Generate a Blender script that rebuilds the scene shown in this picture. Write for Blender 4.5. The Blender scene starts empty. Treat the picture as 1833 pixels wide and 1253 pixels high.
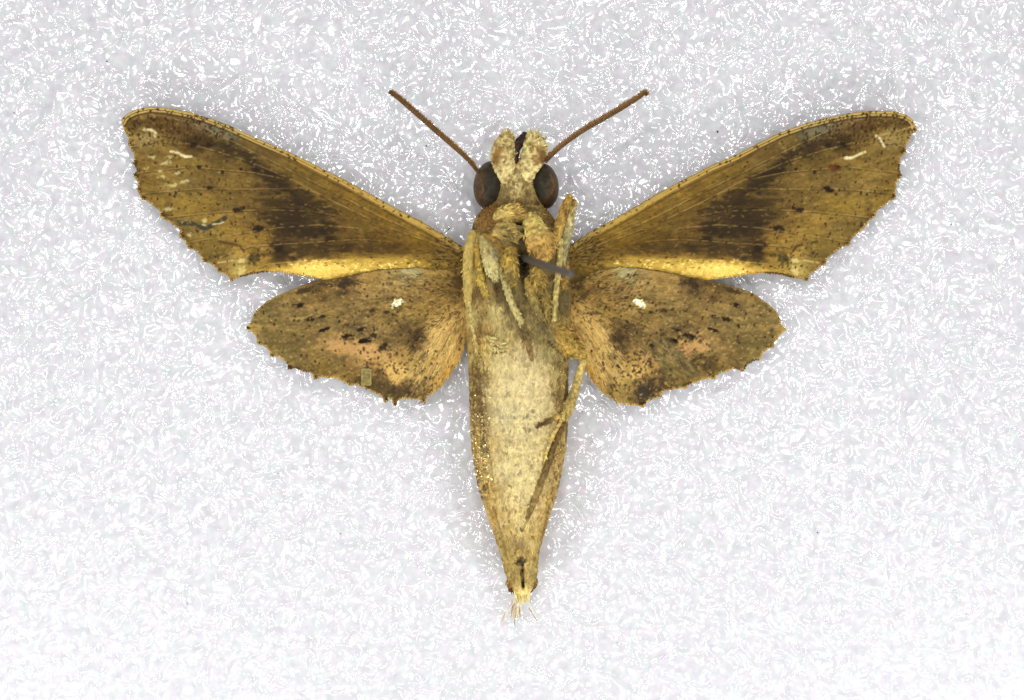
import bpy, math
import numpy as np
from mathutils import Vector

# ------------------------------------------------------------------ units
# Everything is modelled in "u" (1 u = 0.05 mm) and scaled to metres on linking.
S = 5e-5
CX, CY = 916.5, 626.5
FIT_WING = 0.9895
FIT = 0.9860            # size of the moth itself (it stands about 3.5 mm above the foam)
rng = np.random.default_rng(7)

scene = bpy.context.scene
col = scene.collection

# ------------------------------------------------------------------ camera
cam_d = bpy.data.cameras.new('camera')
cam = bpy.data.objects.new('camera', cam_d)
col.objects.link(cam)
CAMH = 5000 * S
cam.location = (0, 0, CAMH)
cam_d.sensor_width = 36
cam_d.lens = 36 * CAMH / (1833 * S)
cam_d.clip_start = 0.01
cam_d.clip_end = 20
cam_d.dof.use_dof = True
cam_d.dof.focus_distance = CAMH - 70 * S
cam_d.dof.aperture_fstop = 16
scene.camera = cam

# ------------------------------------------------------------------ world and lamps
w = bpy.data.worlds.new('World')
scene.world = w
w.use_nodes = True
bg = w.node_tree.nodes['Background']
bg.inputs['Color'].default_value = (0.93, 0.95, 1.0, 1)
bg.inputs['Strength'].default_value = 0.41


LAMPS = 0.195


def lamp(name, x, y, z, size, power, color=(1, 0.97, 0.96)):
    d = bpy.data.lights.new(name, 'AREA')
    d.shape = 'DISK'
    d.size = size
    d.energy = power * LAMPS
    d.color = color
    o = bpy.data.objects.new(name, d)
    col.objects.link(o)
    o.location = (x, y, z)
    o.rotation_euler = (Vector((0, 0, 0)) - o.location).to_track_quat('-Z', 'Y').to_euler()
    return o


# added lights: two rings for foam glints, two low fills whitening the near edge
for i in range(6):
    t = math.radians(90 + 60 * i)
    lamp('glint_ring_light', .125 * math.cos(t), .02 + .125 * math.sin(t), 0.215, .030, .205 + .085 * math.sin(t))
for i in range(3):
    t = math.radians(90 + 120 * i)
    lamp('glint_ring_light', .065 * math.cos(t), .02 + .065 * math.sin(t), 0.225, .020, .19)
lamp('near_fill', -0.07, -0.08, 0.055, .025, .235, (.98, .98, 1.0))
lamp('near_fill', 0.07, -0.08, 0.055, .025, .235, (.98, .98, 1.0))

scene.view_settings.view_transform = 'Standard'
scene.view_settings.look = 'None'
scene.view_settings.gamma = 1
scene.view_settings.exposure = 0.0
scene.cycles.max_bounces = 8


# ------------------------------------------------------------------ numeric helpers
_T = np.random.default_rng(3).random((256, 256))


def vnoise(x, y):
    xi = np.floor(x).astype(int); yi = np.floor(y).astype(int)
    fx = x - xi; fy = y - yi
    fx = fx * fx * (3 - 2 * fx); fy = fy * fy * (3 - 2 * fy)
    a = _T[yi & 255, xi & 255]; b = _T[yi & 255, (xi + 1) & 255]
    c = _T[(yi + 1) & 255, xi & 255]; d = _T[(yi + 1) & 255, (xi + 1) & 255]
    return (a * (1 - fx) + b * fx) * (1 - fy) + (c * (1 - fx) + d * fx) * fy


def fbm(x, y, o=4, g=0.55):
    t = 0; a = 1; n = 0
    for k in range(o):
        t = t + a * vnoise(x * 2 ** k + 17.3 * k, y * 2 ** k + 9.1 * k)
        n += a; a *= g
    return t / n


def sstep(a, b, x):
    t = np.clip((x - a) / (b - a), 0, 1)
    return t * t * (3 - 2 * t)


def seg_dist(x, y, poly):
    """distance to a polyline, and the arc parameter 0..1 of the nearest point"""
    P = np.asarray(poly, float)
    L = np.hypot(*(P[1:] - P[:-1]).T); cum = np.concatenate([[0], np.cumsum(L)])
    best = np.full(x.shape, 1e9); par = np.zeros(x.shape)
    for i in range(len(P) - 1):
        ax, ay = P[i]; bx, by = P[i + 1]
        dx, dy = bx - ax, by - ay
        t = np.clip(((x - ax) * dx + (y - ay) * dy) / (dx * dx + dy * dy + 1e-9), 0, 1)
        d = np.hypot(x - ax - t * dx, y - ay - t * dy)
        m = d < best
        best = np.where(m, d, best); par = np.where(m, (cum[i] + t * L[i]) / cum[-1], par)
    return best, par


def inside(x, y, poly):
    P = np.asarray(poly, float); r = np.zeros(x.shape, bool)
    j = len(P) - 1
    for i in range(len(P)):
        xi, yi = P[i]; xj, yj = P[j]
        c = ((yi > y) != (yj > y)) & (x < (xj - xi) * (y - yi) / (yj - yi + 1e-12) + xi)
        r ^= c; j = i
    return r


def spline(pts, n=8):
    """Catmull-Rom through pts"""
    P = np.asarray(pts, float)
    Q = np.vstack([2 * P[0] - P[1], P, 2 * P[-1] - P[-2]])
    out = []
    for i in range(len(P) - 1):
        p0, p1, p2, p3 = Q[i:i + 4]
        for t in np.arange(n) / n:
            out.append(0.5 * (2 * p1 + (p2 - p0) * t + (2 * p0 - 5 * p1 + 4 * p2 - p3) * t * t + (3 * p1 - p0 - 3 * p2 + p3) * t ** 3))
    out.append(P[-1])
    return np.array(out)


def lin(c):
    c = np.clip(np.asarray(c, float) / 255, 0, 1)
    return np.where(c <= 0.04045, c / 12.92, ((c + 0.055) / 1.055) ** 2.4)


ALB_FORE = (.93, .94, .80)     # picture value -> surface colour
ALB_HIND = (1.0, 1.04, .92)
ALB_BODY = (1.12, 1.14, 1.06)


class Paint:
    """lays the moth's colour pattern on its vertices"""

    def __init__(s, x, y, samples, soft=10, p=1.8):
        s.x, s.y = x, y
        D = np.array(samples, float)
        num = np.zeros((len(x), 3)); den = np.zeros(len(x))
        wx = x + 10 * (fbm(x / 14, y / 14, 3) - .5) ; wy = y + 10 * (fbm(x / 14 + 50, y / 14 + 31, 3) - .5)
        for X, Y, r, g, b in D:
            k = 1 / ((wx - X) ** 2 + (wy - Y) ** 2 + soft ** 2) ** p
            num += k[:, None] * np.array([r, g, b]); den += k
        s.c = num / den[:, None]
        s.gloss = np.zeros(len(x))

    def mix(s, m, c):
        m = np.clip(m, 0, 1)[:, None]
        s.c = s.c * (1 - m) + np.array(c, float) * m

    def mul(s, f):
        s.c = s.c * np.asarray(f)[:, None]

    def ell(s, X, Y, rx, ry, ang=0, soft=.5, rag=.5, ns=4, st=1.0):
        a = math.radians(ang); dx = s.x - X; dy = s.y - Y
        u = (dx * math.cos(a) + dy * math.sin(a)) / rx; v = (-dx * math.sin(a) + dy * math.cos(a)) / ry
        d = np.hypot(u, v) + rag * (fbm(s.x / (ns * st) + X, s.y / ns + Y, 2 if st == 1 else 3) - .5) * 2
        return 1 - sstep(1 - soft, 1 + soft, d)

    def spot(s, X, Y, rx, ry, c, ang=0, a=1, soft=.5, rag=.5, ns=4):
        k = (abs(s.x - X) < 2.6 * max(rx, ry)) & (abs(s.y - Y) < 2.6 * max(rx, ry))
        if not k.any():
            return
        t = Paint.__new__(Paint); t.x, t.y = s.x[k], s.y[k]
        m = (np.clip(t.ell(X, Y, rx, ry, ang, soft, rag, ns), 0, 1) * a)[:, None]
        s.c[k] = s.c[k] * (1 - m) + np.array(c, float) * m

    def line(s, pts, wd, c, a=1, soft=.8, brk=0, ns=7, dx=0, dy=0):
        d, t = seg_dist(s.x - dx, s.y - dy, pts)
        m = 1 - sstep(wd - soft, wd + soft, d)
        if brk:
            m = m * sstep(brk - .22, brk + .22, fbm(s.x / ns, s.y / ns, 2))
        s.mix(m * a, c)

    def specks(s, n, box, c, size=(1.2, 2.4), stretch=1.5, ang=70, dens=None, a=(.4, .88), seed=1):
        r = np.random.default_rng(seed)
        k = 0
        for _ in range(n):
            X = r.uniform(box[0], box[2]); Y = r.uniform(box[1], box[3])
            if dens is not None and r.random() > dens(X, Y):
                continue
            z = r.uniform(*size)
            s.spot(X, Y, z * stretch, z, c, ang + r.normal(0, 25), r.uniform(*a), .45, .35, 3)


# ------------------------------------------------------------------ mesh helpers
def to_world(V, fit=True):
    V = np.asarray(V, float)
    f = fit if not isinstance(fit, bool) else (FIT if fit else 1.0)
    return np.column_stack([(V[:, 0] - CX) * S * f, (CY - V[:, 1]) * S * f, V[:, 2] * S])


def make(name, V, F, mat, parent=None, c=None, gloss=None, smooth=True, fit=True, alb=None):
    """V in u, F an (n,4) or (n,3) array or a list of such arrays; one mesh object"""
    Fs = F if isinstance(F, list) else [F]
    W = to_world(V, fit)
    me = bpy.data.meshes.new(name)
    nl = sum(f.size for f in Fs); nf = sum(len(f) for f in Fs)
    me.vertices.add(len(W)); me.vertices.foreach_set('co', W.astype(np.float32).ravel())
    me.loops.add(nl); me.loops.foreach_set('vertex_index', np.concatenate([f.ravel() for f in Fs]).astype(np.int32))
    me.polygons.add(nf)
    tot = np.concatenate([np.full(len(f), f.shape[1]) for f in Fs]); st = np.concatenate([[0], np.cumsum(tot)[:-1]])
    me.polygons.foreach_set('loop_start', st.astype(np.int32))
    me.polygons.foreach_set('use_smooth', np.full(nf, smooth))
    me.update(calc_edges=True); me.validate()
    if c is not None:
        A = me.attributes.new('paint', 'FLOAT_COLOR', 'POINT')
        q = np.ones((len(W), 4), np.float32); q[:, :3] = np.clip(lin(c) * np.array(alb or ALB_BODY), 0, .9)
        A.data.foreach_set('color', q.ravel())
    if gloss is not None:
        A = me.attributes.new('gloss', 'FLOAT', 'POINT')
        A.data.foreach_set('value', np.asarray(gloss, np.float32))
    me.materials.append(mat)
    o = bpy.data.objects.new(name, me)
    col.objects.link(o)
    if parent is not None:
        o.parent = parent
    return o


def grid_faces(nu, nv, wrap=False):
    i = np.arange(nu - 1)[:, None]; j = np.arange(nv if wrap else nv - 1)[None, :]
    a = i * nv + j; b = i * nv + (j + 1) % nv
    return np.stack([a, b, b + nv, a + nv], -1).reshape(-1, 4)


def tube(pts, rad, zs, seg=14, n=8, flat=1.0, rag=0.0, seed=0):
    """a tapering, slightly uneven tube; returns vertices, quads"""
    P = spline(np.column_stack([np.asarray(pts, float), np.asarray(zs, float), np.asarray(rad, float)]), n)
    m = len(P); t = np.gradient(P[:, :3], axis=0); t /= np.linalg.norm(t, axis=1)[:, None] + 1e-9
    up = np.array([0, 0, 1.0]); sd = np.cross(t, up); sd /= np.linalg.norm(sd, axis=1)[:, None] + 1e-9
    nn = np.cross(sd, t)
    a = np.arange(seg) / seg * 2 * math.pi
    r = np.maximum(P[:, 3], 0.2)[:, None] * np.ones(seg)
    if rag:
        ii = np.arange(m)[:, None] * .55 + seed * 13; jj = np.arange(seg)[None, :] * 0.9
        r = r * (1 + rag * 2 * (vnoise(ii + 0 * jj, jj + 0 * ii) - .5))
    V = P[:, None, :3] + r[..., None] * (np.cos(a)[None, :, None] * sd[:, None, :] + flat * np.sin(a)[None, :, None] * nn[:, None, :])
    V = V.reshape(-1, 3)
    F = grid_faces(m, seg, True)
    c0 = len(V); V = np.vstack([V, P[0, :3] - t[0] * P[0, 3] * .6, P[-1, :3] + t[-1] * P[-1, 3] * .6])
    k = np.arange(seg); k2 = (k + 1) % seg
    T = np.vstack([np.column_stack([k2, k, np.full(seg, c0)]), np.column_stack([k + (m - 1) * seg, k2 + (m - 1) * seg, np.full(seg, c0 + 1)])])
    return V, [F, T]


# ------------------------------------------------------------------ materials
def mat_new(name):
    m = bpy.data.materials.new(name)
    m.use_nodes = True
    nt = m.node_tree
    return m, nt, nt.nodes['Principled BSDF']


def N(nt, kind, **kw):
    n = nt.nodes.new(kind)
    for k, v in kw.items():
        if k in n.inputs:
            n.inputs[k].default_value = v
        else:
            setattr(n, k, v)
    return n


def scale_material(name, rough=.62, rough_gloss=.3, grain=9000, amt=.5, bump=.25, spec=.35, metal=.0):
    """tiny powdery insect scales: painted colour, broken by a fine grain, with a soft sheen"""
    m, nt, b = mat_new(name)
    L = nt.links.new
    at = N(nt, 'ShaderNodeAttribute', attribute_name='paint')
    gl = N(nt, 'ShaderNodeAttribute', attribute_name='gloss')
    tc = N(nt, 'ShaderNodeTexCoord')
    no = N(nt, 'ShaderNodeTexNoise', Scale=grain, Detail=3.0, Roughness=.65)
    L(tc.outputs['Object'], no.inputs['Vector'])
    mr = N(nt, 'ShaderNodeMapRange')
    mr.inputs['From Min'].default_value = .25; mr.inputs['From Max'].default_value = .75
    mr.inputs['To Min'].default_value = 1 - amt; mr.inputs['To Max'].default_value = 1 + amt
    L(no.outputs['Fac'], mr.inputs['Value'])
    mx = N(nt, 'ShaderNodeMix', data_type='RGBA', blend_type='MULTIPLY')
    mx.inputs['Factor'].default_value = 1
    L(at.outputs['Color'], mx.inputs['A']); L(mr.outputs['Result'], mx.inputs['B'])
    L(mx.outputs['Result'], b.inputs['Base Color'])
    rr = N(nt, 'ShaderNodeMapRange')
    rr.inputs['To Min'].default_value = rough; rr.inputs['To Max'].default_value = rough_gloss
    L(gl.outputs['Fac'], rr.inputs['Value']); L(rr.outputs['Result'], b.inputs['Roughness'])
    mm = N(nt, 'ShaderNodeMath', operation='MULTIPLY'); mm.inputs[1].default_value = .75
    L(gl.outputs['Fac'], mm.inputs[0]); L(mm.outputs[0], b.inputs['Metallic'])
    b.inputs['Specular IOR Level'].default_value = spec
    bp = N(nt, 'ShaderNodeBump', Strength=bump, Distance=2 * S)
    L(no.outputs['Fac'], bp.inputs['Height']); L(bp.outputs['Normal'], b.inputs['Normal'])
    return m


M_wing = scale_material('wing scales', rough=.62, rough_gloss=.34, grain=7000, amt=.16, bump=.35, spec=.14)
M_body = scale_material('body scales', rough=.6, rough_gloss=.25, grain=6000, amt=.16, bump=.5, spec=.14)
M_hair = scale_material('hair', rough=.6, rough_gloss=.22, grain=3000, amt=.1, bump=0, spec=.14)
M_eye = scale_material('compound eye', rough=.5, rough_gloss=.42, grain=9000, amt=.24, bump=.2, spec=.15)
M_horn = scale_material('dark horn', rough=.45, rough_gloss=.3, grain=5000, amt=.2, bump=.4, spec=.4)


def foam_material():
    m, nt, b = mat_new('polyethylene foam')
    L = nt.links.new
    tc = N(nt, 'ShaderNodeTexCoord')
    # faint pinkish and greenish clouding of the milky foam
    n1 = N(nt, 'ShaderNodeTexNoise', Scale=1 / (26 * S), Detail=2.0, Roughness=.55)
    n2 = N(nt, 'ShaderNodeTexNoise', Scale=1 / (17 * S), Detail=2.0, Roughness=.6)
    mp = N(nt, 'ShaderNodeMapping'); mp.inputs['Location'].default_value = (.31, .17, 0)
    L(tc.outputs['Object'], n1.inputs['Vector']); L(tc.outputs['Object'], mp.inputs['Vector']); L(mp.outputs['Vector'], n2.inputs['Vector'])
    r1 = N(nt, 'ShaderNodeValToRGB')
    r1.color_ramp.elements[0].position = .3; r1.color_ramp.elements[0].color = (.845, .79, .835, 1)
    r1.color_ramp.elements[1].position = .7; r1.color_ramp.elements[1].color = (.79, .83, .815, 1)
    L(n1.outputs['Fac'], r1.inputs['Fac'])
    r2 = N(nt, 'ShaderNodeValToRGB')
    r2.color_ramp.elements[0].position = .3; r2.color_ramp.elements[0].color = (.80, .81, .82, 1)
    r2.color_ramp.elements[1].position = .72; r2.color_ramp.elements[1].color = (1, 1, 1, 1)
    L(n2.outputs['Fac'], r2.inputs['Fac'])
    n4 = N(nt, 'ShaderNodeTexVoronoi', Scale=1 / (15 * S), feature='SMOOTH_F1')
    L(mp.outputs['Vector'], n4.inputs['Vector'])
    r4 = N(nt, 'ShaderNodeMapRange'); r4.inputs['From Min'].default_value = .15; r4.inputs['From Max'].default_value = .75; r4.inputs['To Min'].default_value = 1.0; r4.inputs['To Max'].default_value = .93
    L(n4.outputs['Distance'], r4.inputs['Value'])
    m4 = N(nt, 'ShaderNodeMix', data_type='RGBA', blend_type='MULTIPLY'); m4.inputs['Factor'].default_value = 1
    L(r2.outputs['Color'], m4.inputs['A']); L(r4.outputs['Result'], m4.inputs['B'])
    mx = N(nt, 'ShaderNodeMix', data_type='RGBA', blend_type='MULTIPLY'); mx.inputs['Factor'].default_value = 1
    L(r1.outputs['Color'], mx.inputs['A']); L(m4.outputs['Result'], mx.inputs['B'])
    L(mx.outputs['Result'], b.inputs['Base Color'])
    b.inputs['Roughness'].default_value = .9
    b.inputs['Specular IOR Level'].default_value = .0
    # the wrinkled clear skin of the cells
    b.inputs['Coat Weight'].default_value = 1
    b.inputs['Coat Roughness'].default_value = .14
    b.inputs['Coat IOR'].default_value = 1.95
    n3 = N(nt, 'ShaderNodeTexNoise', Scale=1 / (40 * S), Detail=.6, Roughness=.45, Distortion=1.3)
    L(tc.outputs['Object'], n3.inputs['Vector'])
    bp = N(nt, 'ShaderNodeBump', Strength=1.0, Distance=9.8 * S)
    L(n3.outputs['Fac'], bp.inputs['Height']); L(bp.outputs['Normal'], b.inputs['Coat Normal'])
    return m


M_foam = foam_material()


def plain(name, c, rough=.5, metal=0, spec=.5):
    m, nt, b = mat_new(name)
    no = N(nt, 'ShaderNodeTexNoise', Scale=2000.0, Detail=3.0)
    cr = N(nt, 'ShaderNodeValToRGB')
    k = lin(c)
    cr.color_ramp.elements[0].color = (*(k * .75), 1); cr.color_ramp.elements[1].color = (*np.minimum(k * 1.25, 1), 1)
    tc = N(nt, 'ShaderNodeTexCoord')
    nt.links.new(tc.outputs['Object'], no.inputs['Vector'])
    nt.links.new(no.outputs['Fac'], cr.inputs['Fac']); nt.links.new(cr.outputs['Color'], b.inputs['Base Color'])
    b.inputs['Roughness'].default_value = rough; b.inputs['Metallic'].default_value = metal
    b.inputs['Specular IOR Level'].default_value = spec
    return m


M_pin = plain('steel pin', (96, 90, 82), .5, .35)
M_dust = plain('dust', (70, 66, 62), .9)

# ------------------------------------------------------------------ foam sheet
STEP = 2.5
fx = np.arange(-320, 2155, STEP); fy = np.arange(-270, 1525, STEP)
GX, GY = np.meshgrid(fx, fy)
x = GX.ravel(); y = GY.ravel()
# closed cells: each a low dome bounded by its neighbours
CS = 30.0
cr_ = np.random.default_rng(11).random((64, 64, 3))
ci = np.floor(x / CS).astype(int); cj = np.floor(y / CS).astype(int)
d1 = np.full(x.shape, 1e9); d2 = np.full(x.shape, 1e9); hh = np.zeros(x.shape)
for a in (-1, 0, 1):
    for b_ in (-1, 0, 1):
        q = cr_[(cj + b_) % 64, (ci + a) % 64]
        d = np.hypot(x - (ci + a + q[:, 0]) * CS, y - (cj + b_ + q[:, 1]) * CS)
        n = d < d1
        d2 = np.where(n, d1, np.minimum(d2, d)); hh = np.where(n, q[:, 2], hh); d1 = np.where(n, d, d1)
dome = sstep(-4, 22, d2 - d1)
fz = .7 * dome * (.5 + hh) + 4.0 * (fbm(x / 60, y / 60, 2) - .5) + 1.6 * (fbm(x / 26 + 7, y / 26, 1) - .5)
nv, nu = GX.shape[1], GX.shape[0]
ring = np.concatenate([np.arange(nv), np.arange(1, nu) * nv + nv - 1, (nu - 1) * nv + np.arange(nv - 2, -1, -1), np.arange(nu - 2, 0, -1) * nv])
V = np.column_stack([x, y, fz])
low = V[ring].copy(); low[:, 2] = -200
n0 = len(V); k = np.arange(len(ring)); k2 = (k + 1) % len(ring)
side = np.column_stack([ring[k], ring[k2], n0 + k2, n0 + k])
V = np.vstack([V, low, [[CX, CY, -200]]])
bot = np.column_stack([n0 + k, n0 + k2, np.full(len(k), len(V) - 1)])
foam = make('foam_sheet', V, [grid_faces(nu, nv)[:, ::-1], side[:, ::-1], bot[:, ::-1]], M_foam, fit=False)
foam['kind'] = 'structure'

# a few dark dust grains lying on the foam
dust = [(763, 262), (192, 110), (26, 202), (796, 365), (804, 410), (335, 1080), (498, 848), (1463, 953), (1284, 236), (1702, 402), (1105, 1150), (610, 955), (86, 640)]
Vs, Fs = [], []; o_ = 0
oct_f = np.array([[0, 2, 4], [2, 1, 4], [1, 3, 4], [3, 0, 4], [2, 0, 5], [1, 2, 5], [3, 1, 5], [0, 3, 5]])
oct_v = np.array([[1, 0, 0], [-1, 0, 0], [0, 1, 0], [0, -1, 0], [0, 0, 1], [0, 0, -1]], float)
for X, Y in dust:
    r = rng.uniform(.9, 2.2); Vs.append(oct_v * [r, r * rng.uniform(.7, 1.3), r * .7] + [X, Y, 4.5]); Fs.append(oct_f + o_); o_ += 6
d_ = make('dust', np.vstack(Vs), np.vstack(Fs), M_dust, fit=False); d_['kind'] = 'stuff'

# ------------------------------------------------------------------ the moth
moth = bpy.data.objects.new('pinned_moth', None)
col.objects.link(moth)
moth['label'] = 'brown hawk moth pinned belly up with wings spread over white foam'
moth['category'] = 'moth'

# ---- outlines (left wings; the right ones have outlines of their own)
FWL_lead = [(215.4, 216), (218, 210), (225, 203), (242, 195), (267, 190.4), (292, 192), (317, 196.5), (345, 202), (373, 210.5), (407, 223), (440, 238.5), (474, 254), (507, 268), (540, 283), (577, 302), (615, 321), (653, 341.5), (691, 363), (730, 384), (768, 404), (801, 424.5), (827, 441)]
FWL_rest = [(880, 460), (880, 500), (800, 520), (700, 520), (620, 508), (569, 498.5), (540, 493), (502, 487), (471, 487), (446, 491), (428, 497), (414, 501), (398, 488.5), (379, 475), (363.5, 466), (352, 452), (334, 440), (324, 427), (320, 412), (306, 399), (289.5, 391), (286.5, 380), (272.5, 367), (256, 357), (247.5, 349), (244.5, 327), (239, 314), (242, 307), (239, 290), (236, 273), (230.5, 264), (228, 248), (221, 234)]
FWR_lead = [(1641.8, 226), (1640, 218), (1634, 211), (1621, 203), (1602, 198.5), (1564, 198), (1523.5, 201.7), (1483, 210), (1442, 220.7), (1396, 237), (1352.6, 258.7), (1320, 276), (1304, 283), (1271, 297), (1239, 314), (1203.5, 332), (1168, 352), (1130, 374), (1090, 397), (1054, 417.5), (1017, 442)]
FWR_rest = [(970, 460), (970, 500), (1050, 520), (1150, 520), (1220, 508), (1266, 502), (1306.6, 496), (1340, 491), (1369, 489), (1396, 490.7), (1418, 497.5), (1437, 500.5), (1446, 500), (1453, 489), (1472, 477), (1480, 465), (1499, 448.6), (1521, 436), (1531.6, 421.5), (1550.6, 405), (1563, 389), (1580.5, 370), (1602, 356), (1605, 343), (1607.6, 326.5), (1614.4, 313), (1613, 299), (1613, 286), (1620, 275), (1624, 261), (1632, 245), (1640, 234)]
HWL = [(880, 490), (829, 476), (805, 482), (782, 484), (758, 480), (735, 479.5), (716, 480), (683, 482), (650.5, 488), (625, 494), (598, 499), (571, 502), (542.6, 510), (519, 520), (498, 528), (479, 538), (465, 549), (456, 558.5), (449, 572.6), (441.7, 586.7), (453.5, 598), (460.5, 610), (463, 615), (477, 624), (486, 636), (500, 640.6), (513, 651), (517, 659), (533, 661.7), (556.7, 669), (563.7, 677), (580, 676), (603.6, 677), (615, 686), (632, 689), (648, 693.4), (667, 701.6), (683, 711), (689, 719), (699, 713.5), (703, 721), (708, 725), (714, 717), (725.6, 713), (742, 714), (759.6, 720), (768, 707.5), (789, 693), (805, 669), (817, 654.7), (826, 633.6), (833.5, 612.5), (880, 575)]
HWR = [(975, 510), (1030, 505), (1048, 493), (1076, 483), (1109, 477.6), (1142.5, 479), (1176, 484), (1209, 490), (1230, 496), (1264, 501), (1291, 507), (1321, 514.6), (1349, 525), (1373, 542), (1389.6, 557), (1399, 575), (1405, 590.4), (1394, 605.5), (1383.6, 619), (1370, 630), (1359, 642), (1342.6, 651), (1330.5, 661.6), (1309, 661.6), (1291, 667.7), (1279, 677), (1257.7, 680), (1242.6, 686), (1227.4, 693.5), (1209, 698), (1194, 699.5), (1182, 704), (1182, 710), (1163.7, 717.7), (1151.6, 727), (1130, 726), (1106, 719), (1088, 708.6), (1073, 696.5), (1057.6, 678), (1048.5, 660), (1046, 640), (1020, 620), (985, 590)]
mirror = lambda X: 1856 - X


def densify(P, step=2.0, rag=.7):
    P = np.asarray(P, float); out = []
    for i in range(len(P)):
        a = P[i]; b = P[(i + 1) % len(P)]; n = max(1, int(np.hypot(*(b - a)) / step))
        for k in range(n):
            out.append(a + (b - a) * k / n)
    out = np.array(out)
    # round off the traced corners a little, then let single scales stick out
    sm = (np.roll(out, 1, 0) + 2 * out + np.roll(out, -1, 0)) / 4
    j = np.arange(len(sm))
    sm[:, 0] += rag * 2 * (vnoise(j * .7, j * 0 + 3.3) - .5); sm[:, 1] += rag * 2 * (vnoise(j * .7, j * 0 + 8.8) - .5)
    return sm


TIPS = [(228, 256), (239, 290), (240, 313), (245, 338), (253, 354), (287, 385), (323, 421), (338, 443), (364, 467), (392, 484), (414, 501),
        (1641, 231), (1621, 270), (1614, 314), (1604, 352), (1566, 387), (1520, 437), (1476, 470), (1444, 500),
        (442, 587), (462, 613), (486, 636), (517, 659), (564, 676), (626, 688), (690, 719), (706, 724), (760, 720),
        (1405, 590), (1383, 620), (1360, 642), (1330, 662), (1279, 677), (1227, 693), (1182, 707), (1150, 727)]


def scallop(P):
    """the outer margin runs out to a small point at every vein and hollows in between"""
    t = np.roll(P, -2, 0) - np.roll(P, 2, 0); n = np.column_stack([t[:, 1], -t[:, 0]]) / (np.hypot(*t.T)[:, None] + 1e-9)
    A = (P[:, 0] * np.roll(P[:, 1], -1) - np.roll(P[:, 0], -1) * P[:, 1]).sum()
    n *= 1 if A > 0 else -1
    d = np.min(np.hypot(P[:, None, 0] - np.array(TIPS)[None, :, 0], P[:, None, 1] - np.array(TIPS)[None, :, 1]), 1)
    return P + n * (3.0 * np.exp(-(d / 4.5) ** 2) - 1.3 * np.exp(-((d - 12) / 7) ** 2))[:, None]


def wing_sheet(outline, step=1.45, margin=False):
    """fine grid trimmed to the outline, rim points pulled on to it; returns x, y, quads, rim edges"""
    P = densify(outline)
    if margin:
        P = scallop(P)
    x0, y0 = P.min(0) - 2; x1, y1 = P.max(0) + 2
    gx = np.arange(x0, x1, step); gy = np.arange(y0, y1, step)
    X, Y = np.meshgrid(gx, gy); nv = len(gx)
    cxm = (X[:-1, :-1] + step / 2).ravel(); cym = (Y[:-1, :-1] + step / 2).ravel()
    keep = inside(cxm, cym, P)
    F = grid_faces(len(gy), nv)[keep]
    used = np.unique(F); re = np.full(X.size, -1); re[used] = np.arange(len(used)); F = re[F]
    x = X.ravel()[used].copy(); y = Y.ravel()[used].copy()
    E = np.concatenate([F[:, [0, 1]], F[:, [1, 2]], F[:, [2, 3]], F[:, [3, 0]]])
    key = np.sort(E, 1); _, inv, cnt = np.unique(key[:, 0] * (len(x) + 1) + key[:, 1], return_inverse=True, return_counts=True)
    rim = E[cnt[inv] == 1]
    rv = np.unique(rim)
    # snap rim vertices
    A = P; B = np.roll(P, -1, 0)
    for i in rv:
        d = B - A; t = np.clip(((x[i] - A[:, 0]) * d[:, 0] + (y[i] - A[:, 1]) * d[:, 1]) / ((d ** 2).sum(1) + 1e-9), 0, 1)
        q = A + t[:, None] * d; k = np.argmin((q[:, 0] - x[i]) ** 2 + (q[:, 1] - y[i]) ** 2)
        x[i], y[i] = q[k]
    return x, y, F, rim, P


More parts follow.
